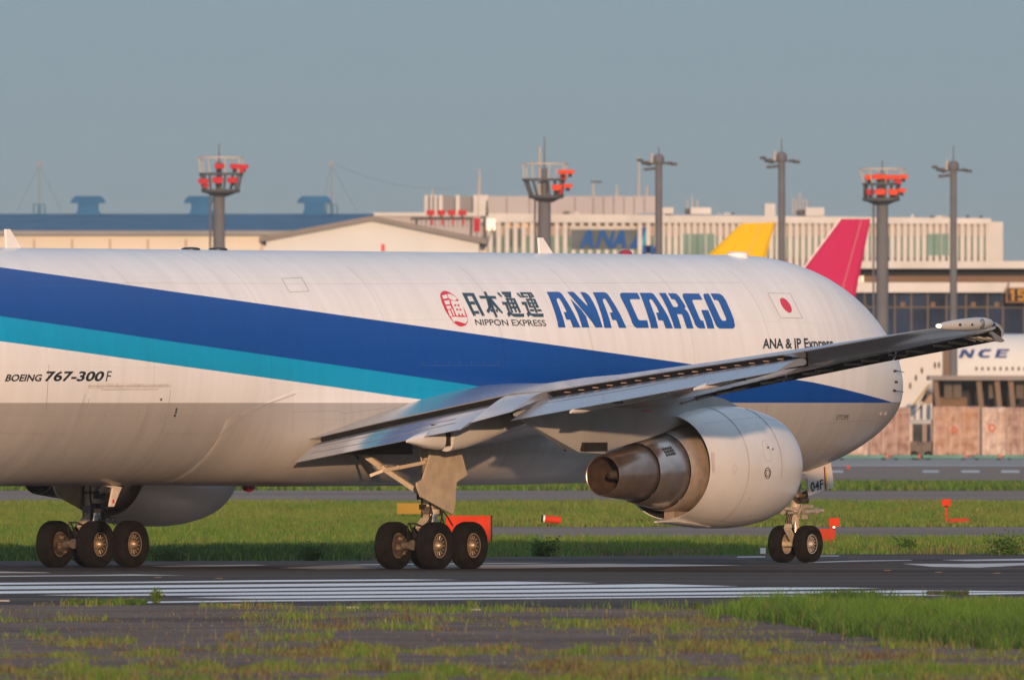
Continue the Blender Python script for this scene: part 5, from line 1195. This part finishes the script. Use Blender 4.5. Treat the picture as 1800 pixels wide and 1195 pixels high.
# airline sign on the glass: three letters and a tail-shaped flash
ys = Y + .30; t = empty('airline_sign', at(1075, 438, ys), 'big dark blue ANA letters with a tail-shaped flash on the pale terminal', 'sign')
sgb = mat('sign_blue', (.016, .085, .29), .45, 0, .06, 1.); sgc = mat('sign_cyan', (.03, .30, .55), .45, 0, .06, 1.)
def flat(name, pts, m, dy=0., th=.18): return MB().prism([rel(t, x, y, ys + dy) for x, y in pts], (0, th, 0)).build(name, m, t, 0)
def la(x): 
    flat('letter', [(x, 436), (x + 14, 404), (x + 21, 404), (x + 26, 436), (x + 19, 436), (x + 18, 428), (x + 11, 428), (x + 7.5, 436)], sgb)
flat('letter', [(1018, 436), (1032, 404), (1040, 404), (1044, 436), (1037, 436), (1036, 428), (1029, 428), (1025.5, 436)], sgb)
flat('letter', [(1046, 436), (1055, 404), (1063, 404), (1071, 424), (1076, 406), (1081, 406), (1075, 437), (1069, 437), (1059, 414), (1052, 436)], sgb)
flat('letter', [(1074, 436), (1090, 405), (1097, 405), (1101, 436), (1094, 436), (1093, 428), (1086, 428), (1081.5, 436)], sgb)
flat('flash', [(1105, 437), (1126, 399.5), (1137, 399), (1122, 437)], sgb); flat('flash_edge', [(1122.6, 437), (1137.6, 399), (1144, 399), (1130, 437)], sgc)
flat('base_block', [(1129, 432), (1150, 431), (1152, 438), (1160, 440), (1160, 446), (1129, 446)], sgb, -.3)
# concourse at the right, with its gate number
Y = 1900.; t = empty('concourse', gbase(1680, Y), 'glazed airport concourse with pale roof bands at the right', 'building')
rbox(t, 'roof_band', 1420, 2300, 459, 472, Y, 25, pale_wall); rbox(t, 'shadow_gap', 1421, 2300, 472, 485, Y + 3, 20, band_dark); rbox(t, 'wall_band', 1421, 2300, 485, 497, Y + 1.4, 20, band_brown); rbox(t, 'roof_band', 1420, 2300, 496.5, 514, Y - 1.2, 24, pale_wall)
rbox(t, 'glass_wall', 1422, 2300, 514, 709, Y + .8, 18, band_dark)
xs_ = [1424, 1456, 1488, 1520, 1546, 1573, 1602, 1631, 1664, 1698, 1736, 1763, 1800, 1836, 1872, 1910]
for a, b in zip(xs_[:-1], xs_[1:]):
    for y0, y1 in ((515, 538), (542, 590), (594, 640)): rbox(t, 'window', a + 2.2, b - 2.2, y0, y1, Y + .6, .1, blue_glass)
for x in xs_: rbox(t, 'mullion', x - 1.7, x + 1.7, 514, 709, Y + .4, .35, mat('mullion_grey', (.115, .105, .10), .6, 0, .1, .5))
for y in (540, 592): rbox(t, 'transom', 1422, 1912, y - 1.6, y + 1.6, Y + .45, .25, mat('mullion_grey', (0, 0, 0)))
for x in (1583, 1636, 1670, 1707, 1748): rbox(t, 'gate_desk', x, x + 8, 531, 539, Y + .5, .1, band_brown)
for x in (1503, 1508, 1514): rbox(t, 'lamp_panel', x, x + 4, 485, 496, Y + 1.2, .1, decal_white)
t = empty('gate_sign', at(1795, 532, Y - 3), 'amber gate sign reading 15 on a dark frame under the concourse roof', 'sign')
amber = mat('amber_digits', (.36, .19, .04), .5, 0, .1, 1., emit=(1., .45, .08), estr=.05)
ys = Y - 3
rbox(t, 'frame', 1768, 1842, 505.5, 532, ys, .4, mat('sign_frame', (.22, .13, .06), .6, 0, .1, 1.)); rbox(t, 'face', 1771, 1839, 508, 529.5, ys - .06, .1, band_dark)
flat('digit', [(1774.5, 512), (1780, 508.8), (1783, 508.8), (1783, 528.5), (1778.2, 528.5), (1778.2, 514), (1774.5, 515.2)], amber, -.2, .1)
flat('digit', [(1789, 508.8), (1802, 508.8), (1802, 513), (1793.4, 513), (1793.2, 516), (1798, 515.4), (1802.3, 517.6), (1803.4, 521.8), (1802, 526), (1798, 528.8), (1792, 528.6), (1788, 525.6), (1791, 523), (1794, 524.6), (1797, 524.4), (1798.8, 522), (1797.4, 519.4), (1794.6, 519), (1792, 520), (1788.6, 519.6)], amber, -.2, .1)
for x in (1772, 1834): rbox(t, 'hanger', x, x + 2, 496, 505.6, ys + .1, .1, frame_grey)
# light towers with red obstruction floodlights
def tower(px, Y, col_w, ytop, plat, ring, rail, lamps, lab, extra=None):
    t = empty('light_tower', gbase(px, Y), lab, 'light tower', 'platform light towers with red floodlights'); u = Y / FPX; Z = lambda y: CH + (HOR - y) * u
    MB().tube((0, 0, 0), (0, 0, Z(plat[2])), col_w * u * .62, col_w * u * .5, 20).build('column', mast_grey, t)
    MB().tube((-(col_w * .5 + 5.5) * u, 0, 0), (-(col_w * .5 + 5.5) * u, 0, Z(plat[2])), 1.9 * u, 1.9 * u, 8).build('ladder_pipe', mast_grey, t)
    r = plat[0] * u; cz = plat[1] * u
    mb = MB(); mb.lathe((cz, 0, 0), (0, 0, 1), [(Z(plat[2] + 8), col_w * .5 * u), (Z(plat[2] + 2), r * .75), (Z(plat[2]), r), (Z(plat[2] - 5), r), (Z(plat[2] - 5), .1)], 24); mb.build('platform', frame_grey, t, 30)
    r2 = ring[0] * u; c2 = ring[1] * u; mb = MB(); mb.lathe((c2, 0, 0), (0, 0, 1), [(Z(ring[2] + 2), r2 - .15), (Z(ring[2] + 2), r2), (Z(ring[2] - 2), r2), (Z(ring[2] - 2), r2 - .15), (Z(ring[2] + 2), r2 - .15)], 24); mb.build('upper_ring', frame_grey, t, 30)
    for k in range(8):
        a = 2 * math.pi * k / 8 + .2; c, s = math.cos(a), math.sin(a)
        MB().tube((cz + r * .92 * c, r * .92 * s, Z(plat[2] - 4)), (c2 + (r2 - .1) * c, r2 * .92 * s, Z(ring[2])), .09, .09, 6).build('stanchion', frame_grey, t)
        MB().tube((c2 + (r2 - .1) * c, r2 * .92 * s, Z(ring[2] - 1)), (rail[1] * u + rail[0] * u * c, r2 * .92 * s, Z(rail[2])), .05, .05, 6).build('rail_post', pole_pale, t)
    mb = MB(); mb.lathe((rail[1] * u, 0, 0), (0, 0, 1), [(Z(rail[2] + 1), rail[0] * u), (Z(rail[2] - 1), rail[0] * u), (Z(rail[2] - 1), rail[0] * u - .1), (Z(rail[2] + 1), rail[0] * u - .1), (Z(rail[2] + 1), rail[0] * u)], 24); mb.build('guard_rail', pole_pale, t, 30)
    MB().tube((0, 0, Z(plat[2])), (0, 0, Z(rail[2] + 8)), .22, .2, 8).tube((0, 0, Z(rail[2] + 8)), (0, 0, Z(ytop)), .06, .03, 6).build('lightning_rod', mast_grey, t)
    for x, y, w, h, m, dy in lamps:
        X_ = (x - px) * u; a = Vector((X_, dy, Z(y)))
        mb = MB(); hw, hh = w * u / 2, h * u / 2
        mb.loft([[a + Vector((sx_ * hw * k, d, sz * hh * k)) for sx_, sz in ((-1, -.6), (-.7, -1), (.7, -1), (1, -.6), (1, .7), (.8, 1), (-.8, 1), (-1, .7))] for d, k in ((-.55, 1.), (-.5, 1.04), (0, .9), (.4, .5))]); lm = mb.build('floodlight', m, t, 30)
        MB().bar(a + Vector((0, .1, -hh * 1.0)), a + Vector((0, .1, -hh - .22)), hw * .9, .2).build('lamp_bracket', dark_metal, lm)
    return t
tower(385, 1640., 20, 252, (34, 3, 338), (39, 4, 306), (40, 3, 277), [(386, 292.5, 17, 9, lamp_red, -.6), (413, 293, 16, 9, lamp_red, -.9), (428, 293.5, 18, 8, lamp_red, -.3), (358, 319, 18, 9, lamp_red, -.7), (383, 317, 18, 11, lamp_red, -1.1), (409, 317, 18, 10, lamp_red, -.8), (362, 327, 10, 6, lamp_red, -.2), (424, 301, 10, 6, lamp_red, -.2)], 'light tower with red floodlights all round, farthest left')
t = tower(957, 1600., 22, 240, (31, 3, 348), (38, -1, 316), (40, 1, 288), [(989, 303, 16, 8, lamp_orange, -.9), (1002, 302.5, 15, 7, lamp_orange, -.4), (979, 330, 18, 10, lamp_orange, -.9), (998, 327, 16, 7, lamp_orange, -.4), (982, 337, 14, 8, lamp_red, -.3), (990, 312, 12, 8, lamp_red, -.2)], 'light tower with orange floodlights on one side only and a pale whip aerial')
u = 1600. / FPX; MB().tube(((948 - 957) * u, .4, 14.), ((949 - 957) * u, .4, CH + (HOR - 258) * u), .13, .07, 8).build('whip_aerial', pole_pale, t)
tower(1551, 1620., 20, 281, (33, -2, 353), (34, -1, 324), (41, 0, 297), [(1528, 312, 16, 9, lamp_orange, -.5), (1544, 311, 16, 9, lamp_orange, -.9), (1560, 312, 16, 8, lamp_orange, -.9), (1574, 312, 15, 8, lamp_orange, -.7), (1588, 311, 15, 7, lamp_orange, -.3), (1530, 338, 14, 10, lamp_red, -.4), (1547, 338, 18, 10, lamp_orange, -1.), (1569, 338, 17, 10, lamp_orange, -.9), (1585, 335, 14, 7, lamp_orange, -.3), (1578, 320, 12, 8, lamp_red, -.2)], 'light tower packed with orange floodlights in front of the concourse')
# plain apron lamp masts
def lamp_mast(px, Y, ytop, yhead, w, lab):
    t = empty('lamp_mast', gbase(px, Y), lab, 'lamp mast', 'tall grey apron lamp masts'); u = Y / FPX; Z = lambda y: CH + (HOR - y) * u
    MB().tube((0, 0, 0), (0, 0, Z(yhead)), w * u * .62, w * u * .48, 16).build('column', mast_grey, t); MB().lathe((0, 0, Z(yhead + 4)), (0, 0, 1), [(0, 7 * u), (3 * u, 9.5 * u), (12 * u, 9.5 * u), (17 * u, 6 * u), (18 * u, .05)], 16).build('head', mast_grey, t, 40)
    MB().tube((0, 0, Z(yhead - 10)), (0, 0, Z(ytop)), .06, .03, 6).build('lightning_rod', mast_grey, t); MB().tube((-12 * u, 0, Z(yhead + 2)), (-12 * u, 0, Z(yhead - 16)), .10, .06, 6).build('warning_light', pole_pale, t)
    for x0, x1, y0, y1 in ((-38, -8, -3, 4), (-20, -8, 14, 10), (8, 31, 2, 5), (-30, -14, 2, 6)):
        MB().bar((x0 * u, -.2, Z(yhead + y0)), (x1 * u, 0, Z(yhead + y1)), .14).build('arm', frame_grey, t)
    for x, y, w_ in ((-33, -3, 11), (-22, 1, 12), (-22, 13, 10), (-10, 12, 10), (18, 2, 12), (27, 4, 11)):
        c = Vector((x * u, -.3, Z(yhead + y))); MB().loft([[c + Vector((sx_ * w_ * u * .5 * k, d, sz * 2.6 * u * k)) for sx_, sz in ((-1, -1), (1, -1), (1, .6), (.6, 1), (-.6, 1), (-1, .6))] for d, k in ((-.4, 1.), (.15, .8))]).build('luminaire', frame_grey, t, 30)
lamp_mast(1158, 1700., 258, 285, 12.5, 'tall grey lamp mast left of the yellow tail fin'); lamp_mast(1374, 1700., 243, 281, 12.5, 'tall grey lamp mast between the yellow and crimson tail fins'); lamp_mast(1676, 1720., 256, 297, 12, 'tall grey lamp mast on the right over the concourse')
# tails of parked airliners
def tail(px, Y, pts, m, edge, lab, rudder):
    t = empty('parked_airliner', gbase(px, Y), lab, 'airplane'); u = Y / FPX
    P = [rel(t, x, y, Y) for x, y in pts]; th = [.10, .10, .32, .40]
    front = [p + Vector((0, -h, 0)) for p, h in zip(P, th)]; back = [p + Vector((0, h, 0)) for p, h in zip(P, th)]
    le = [(P[0] + Vector((-.18, 0, 0))), (P[3] + Vector((-.45, 0, 0)))]; te = [(P[1] + Vector((.12, 0, 0))), P[2] + Vector((.3, 0, 0))]
    vs = [le[0], front[0], front[1], te[0], back[1], back[0], le[1], front[3], front[2], te[1], back[2], back[3]]
    f = [(i, (i + 1) % 6, 6 + (i + 1) % 6, 6 + i) for i in range(6)] + [(0, 1, 2, 3, 4, 5), (11, 10, 9, 8, 7, 6)]
    MB().add(vs, f).build('tail_fin', m, t, 0)
    if edge: MB().tube(le[0] + Vector((-.03, -.03, 0)), le[1] + Vector((-.03, -.03, 0)), .045, .06, 8).build('leading_edge', edge, t)
    a, b = rudder; MB().prism([rel(t, a[0], a[1], Y) + Vector((0, -.36, 0)), rel(t, a[0] + .7, a[1], Y) + Vector((0, -.36, 0)), rel(t, b[0] + .7, b[1], Y) + Vector((0, -.46, 0)), rel(t, b[0], b[1], Y) + Vector((0, -.46, 0))], (0, .1, 0)).build('rudder_line', seam_grey, t, 0)
    z = P[2].z; x0 = P[3].x; mb = MB(); R = 1.95
    mb.lathe((P[2].x + 3.5, 0, z - 1.6), (-1, 0, 0), [(0, .3), (2, .8), (6, 1.6), (11, R), (22, R), (30, R * .9), (33, .9), (34.5, .1)], 20); mb.build('fuselage', decal_white, t, 50)
    for s in (-1, 1): MB().prism([(P[3].x + 1, 0, z - 1.2), (P[2].x + 1.5, s * 5.5, z - .6), (P[2].x + 2.7, s * 5.5, z - .6), (P[2].x + .5, 0, z - 1.2)], (0, 0, .18)).build('tailplane', decal_white, t, 0)
    g0 = z - 3.5
    for x in (P[3].x - 6, P[3].x - 22):
        MB().tube((x, 0, 0.3), (x, 0, g0), .15, .15, 8).build('gear_leg', gear_paint, t)
        MB().lathe((x, -.3, .5), (0, 1, 0), [(0, .2), (0, .5), (.6, .5), (.6, .2)], 14).build('wheel', tyre_rubber, t)
    return t
tail(1320, 1560., [(1308, 393), (1359, 391), (1334, 470), (1232, 470)], mat('fin_yellow', (.66, .42, .016), .4, 0, .04, .4), None, 'parked airliner showing only its yellow tail fin above the fuselage', ((1337, 392), (1312, 452)))
tail(1480, 1520., [(1483, 385), (1527, 385), (1480, 602), (1328, 602)], mat('fin_crimson', (.42, .022, .10), .4, 0, .04, .4), decal_white, 'parked airliner showing only its crimson tail fin behind the nose', ((1514, 386), (1458, 590)))
# French airliner at its gate
Y = 1800.; t = empty('parked_airliner', gbase(1700, Y), 'white airliner lettered NCE at its gate behind the wingtip', 'airplane'); u = Y / FPX
cz = CH + (HOR - 652) * u; R = 65 * u
mb = MB(); xe = rel(t, 1606, 0, Y).x; mb.lathe((xe, 0, cz), (1, 0, 0), [(0, .05), (.15, .5), (.6, 1.1), (1.6, 1.9), (3., 2.5), (4.6, R), (30, R), (48, R * .6), (56, .4)], 40); fr = mb.build('fuselage', mat('airliner_white', (.56, .60, .62), .4, 0, .04, .3), t, 40)
def onfr(px, py, k=.03):
    p = rel(t, px, py, Y); dz = p.z - cz; return Vector((p.x, -math.sqrt(max(.01, R * R - dz * dz)) - k, p.z))
letter_blue = mat('letter_blue', (.02, .055, .20), .45, 0, .05, 1.)
def flet(pts): MB().prism([onfr(x, y) for x, y in pts], (0, .05, 0)).build('letter', letter_blue, fr, 0)
flet([(1684, 629), (1690, 614), (1697, 614), (1704, 623), (1707, 614), (1713, 614), (1708, 629), (1701, 629), (1694, 620), (1691, 629)])
flet([(1718, 621.5), (1722, 616), (1729, 613.5), (1742, 613.5), (1740, 618), (1730, 618), (1725.5, 621.5), (1727, 625), (1739, 625), (1737.5, 629), (1724, 629), (1719, 626.5)])
flet([(1747, 629), (1752, 613.5), (1774, 613.5), (1772.4, 617.2), (1757.6, 617.2), (1757, 619.4), (1769, 619.4), (1768, 622.6), (1756, 622.6), (1755.2, 625.3), (1769, 625.3), (1767.6, 629)])
for k in range(18):
    x = 1715 + k * 10.6; MB().prism([onfr(x + 2.1 * math.cos(a), 648 + 3.6 * math.sin(a), .02) for a in [i * math.pi / 4 for i in range(8)]], (0, .05, 0)).build('window', dark_metal, fr, 0)
MB().prism([onfr(1657, 603), onfr(1676, 603), onfr(1674, 660), onfr(1656, 660)], (0, .05, 0)).build('door', band_brown, fr, 0)
# sloping boarding bridge with small windows
Y = 1720.; t = empty('boarding_bridge', gbase(1615, Y), 'white sloping boarding bridge with small dark windows beyond the nose', 'boarding bridge')
bw = mat('bridge_white', (.53, .55, .56), .5, 0, .05, .3)
MB().prism([rel(t, x, y, Y) for x, y in ((1545, 690), (1588, 622), (1620, 600), (1656, 598), (1656, 662), (1638, 668), (1600, 736), (1560, 745))], (0, 3, 0)).build('tunnel', bw, t, 0)
for x, y in ((1600, 678), (1610, 664), (1620.5, 651), (1643.5, 642), (1650.5, 641.5)): MB().prism([rel(t, x + 2.0 * math.cos(a), y + 6 * math.sin(a), Y - .06) for a in [i * math.pi / 4 for i in range(8)]], (0, .05, 0)).build('window', dark_metal, t, 0)
MB().prism([rel(t, x, y, Y - .08) for x, y in ((1601, 716), (1632, 674), (1634, 677), (1603, 719))], (0, .06, 0)).build('kick_strip', mat('strip_olive', (.30, .24, .10), .6, 0, .1, 1.), t, 0)
MB().prism([rel(t, x, y, Y + .1) for x, y in ((1597, 738), (1638, 690), (1640, 709), (1625, 709))], (0, 2, 0)).build('underside', mat('under_tan', (.30, .22, .15), .7, 0, .1, .5), t, 0)
for x in (1618, 1632): rbox(t, 'leg', x, x + 4, 705, 744.5, Y + .5, .4, bw)
# dark freight canopy in front of the airliner
Y = 1690.; t = empty('freight_canopy', gbase(1720, Y), 'dark open freight canopy on slanting legs above the covered pallets', 'canopy')
cg = mat('canopy_grey', (.12, .11, .10), .7, 0, .15, .5)
rbox(t, 'roof', 1633, 2100, 660, 668, Y - 1, 10, mat('canopy_roof', (.22, .21, .21), .6, 0, .1, .4)); rbox(t, 'back_wall', 1640, 2100, 668, 744, Y + 7, 1, mat('canopy_back', (.035, .035, .042), .7, 0, .2, .4))
for x in (1640, 1716, 1748, 1772, 1812, 1850): MB().prism([rel(t, a, b, Y) for a, b in ((x, 667.8), (x + 9, 667.8), (x + 16, 746), (x + 8, 746))], (0, .6, 0)).build('leg', mat('canopy_leg', (.17, .13, .10), .7, 0, .1, .5), t, 0)
for x0, x1, y0 in ((1660, 1674, 670), (1676, 1690, 670), (1738, 1750, 672), (1786, 1800, 670)): rbox(t, 'hanging_panel', x0, x1, y0, 700, Y + 2.5, .2, cg)
rbox(t, 'crate_stack', 1640, 1700, 698, 744, Y + 3, 3, mat('crate_brown', (.16, .11, .075), .8, 0, .2, .5))
# covered cargo pallets on dollies
Y = 1545.; u = Y / FPX
def pallet_mat(name, c1, c2, c3):
    m = ground_mat(name, c1, c2, 1.9, .85, .9, 3., (1.25, 1, .8), c3, .1); return m
pm = [pallet_mat('pallet_wrap_%d' % i, *c) for i, c in enumerate([((.20, .13, .115), (.40, .31, .29), (.27, .18, .14)), ((.27, .16, .11), (.44, .34, .31), (.36, .20, .11)), ((.34, .27, .25), (.60, .55, .52), (.36, .22, .15))])]
strap = mat('strap_pale', (.42, .34, .31), .6, 0, .15, 3.)
def pallet(x0, x1, y0, y1, m, lab, seed, disc=None):
    t = empty('cargo_pallet', Vector((((x0 + x1) / 2 - 900) * u, Y, 0)), lab, 'cargo pallet', 'covered cargo pallets beyond the nose'); r = random.Random(seed)
    W_ = (x1 - x0) * u; z0 = CH + (HOR - y1) * u; z1 = CH + (HOR - y0) * u; n = 14; rg = []
    for k, z in enumerate((z0, z0 + .15, (z0 * 2 + z1) / 3, (z0 + 2 * z1) / 3, z1 - .12, z1)):
        ring = []; ins = .06 if k in (0, 5) else 0
        pts = [(-W_ / 2 + W_ * i / n, 0) for i in range(n + 1)] + [(W_ / 2, 2.4)] + [(-W_ / 2, 2.4)]
        for i, (x, y) in enumerate(pts): ring.append(Vector((x * (1 - ins), y + (r.uniform(-.10, .06) if y == 0 else 0) + ins, z + (r.uniform(-.05, .05) if k == 5 else 0))))
        rg.append(ring)
    b = MB().loft(rg).build('wrapped_load', m, t, 25)
    for f in (.02, r.uniform(.3, .4), r.uniform(.58, .72), .985):
        x = -W_ / 2 + W_ * f; MB().box((x, -.11, (z0 + z1) / 2), (.07, .05, z1 - z0)).build('strap', strap, t, 0)
    MB().box((0, -.10, z1 - .35), (W_ * .98, .05, .05)).build('strap', strap, t, 0)
    if disc: 
        cx, cy, rr = disc; MB().lathe(Vector((cx * W_, -.13, z0 + cy * (z1 - z0))), (0, -1, 0), [(0, rr), (.02, rr), (.021, rr * .6)], 18).build('red_disc', mat('disc_red', (.48, .10, .06), .6, 0, .15, 3.), t)
    MB().box((0, 1.2, z0 - .06), (W_ + .2, 2.5, .10)).build('base_plate', band_brown, t, 0)
    return t
pallet(1528, 1600, 716, 800, pm[0], 'pinkish wrapped pallet half hidden by the nose', 1); pallet(1640, 1722, 714.5, 799.5, pm[1], 'orange-tinted wrapped pallet with a faint red spot', 2, (-.05, .52, .22)); pallet(1726, 1768, 716, 801, pm[2], 'narrow pale wrapped pallet with a red disc', 3, (-.08, .58, .26)); pallet(1769, 1856, 716, 801, pm[0], 'brownish wrapped pallet at the right edge', 4); pallet(1480, 1526, 745, 800, pm[2], 'low pale wrapped pallet under the nose', 5)
rbox_t = empty('pallet_post', Vector(((1723.5 - 900) * u, Y, 0)), 'slim blue-grey post between two wrapped pallets', 'post'); rbox(rbox_t, 'post', 1722.4, 1725.6, 718, 803, Y - .1, .5, mat('post_slate', (.09, .10, .14), .6, 0, .1, 2.))
teal = mat('dolly_teal', (.10, .24, .22), .5, 0, .2, 1.5)
for k, (x0, x1, y0, lab) in enumerate(((1570, 1618, 800, 'teal cargo dolly under the pallet beside the nose'), (1622, 1700, 804, 'long low teal cargo dolly with dark wheels'), (1712, 1760, 800, 'pale teal cargo dolly between two pallets'), (1764, 1860, 805, 'teal cargo dolly at the right edge'), (1470, 1562, 805, 'teal cargo dolly below the nose'))):
    t = empty('cargo_dolly', Vector((((x0 + x1) / 2 - 900) * u, Y - .6, 0)), lab, 'dolly', 'cargo dollies on the apron'); ww = (x1 - x0) * u; z0 = CH + (HOR - 811) * u; z1 = CH + (HOR - y0) * u
    zt = max(.35, z1); MB().box((0, 1.2, zt - .12), (ww, 2.4, .22)).build('bed', teal, t, 0)
    for s in (-.4, .4):
        MB().lathe((s * ww, .1, .18), (0, 1, 0), [(0, .08), (0, .18), (.15, .18), (.15, .08)], 14).build('wheel', tyre_rubber, t)
    MB().box((ww / 2 - .1, -.04, zt - .1), (.16, .06, .16)).build('reflector', lamp_orange, t, 0)
    MB().box((0, 1.2, .22), (ww * .9, 1.8, .14)).build('chassis', dark_metal, t, 0)
t = empty('tow_tractor', Vector(((1620 - 900) * u, Y + 1.5, 0)), 'dark apron tractor with a pale blue cab roof between pallets', 'tractor')
q_ = lambda n, a, b, c, d, m, dy=0: rbox(t, n, a, b, c, d, Y + 1.5 + dy, 2.2, m)
q_('cab_roof', 1600, 1640, 737, 745, mat('roof_pale', (.34, .38, .44), .5, 0, .1, 1.)); q_('body', 1601, 1639, 776, 806, mat('tractor_grey', (.14, .13, .13), .6, 0, .4, 1.2), -.1)
for x in (1602, 1622, 1626, 1636): rbox(t, 'cab_pillar', x, x + 2.4, 744.8, 777, Y + 1.5, .15, strap)
q_('cab_glass', 1604, 1636, 745, 776, mat('cab_glass', (.045, .055, .07), .2, 0, .5, 1.5), .3); rbox(t, 'driver_seat', 1629, 1636, 752, 790, Y + 1.55, .3, mat('seat_navy', (.02, .04, .09), .7, 0, .1, 2.))
for x in (1608, 1632): MB().lathe((rel(t, x, 0, Y).x, -.2, .30), (0, 1, 0), [(0, .12), (0, .30), (.25, .30), (.25, .12)], 16).build('wheel', tyre_rubber, t)

# ------------------------------------------------------------------ the evening air
hz = bpy.data.materials.new('haze_air'); hz.use_nodes = True; hn = hz.node_tree.nodes; hn.remove(hn['Principled BSDF'])
pv = hn.new('ShaderNodeVolumePrincipled'); pv.inputs['Color'].default_value = (.80, .88, .95, 1); pv.inputs['Density'].default_value = .000034; pv.inputs['Anisotropy'].default_value = 0.
hz.node_tree.links.new(pv.outputs[0], hn['Material Output'].inputs['Volume'])
o = MB().box2((-9500, -400, -1.5), (9500, 30500, 60)).build('haze', hz, None, 0); o['kind'] = 'stuff'
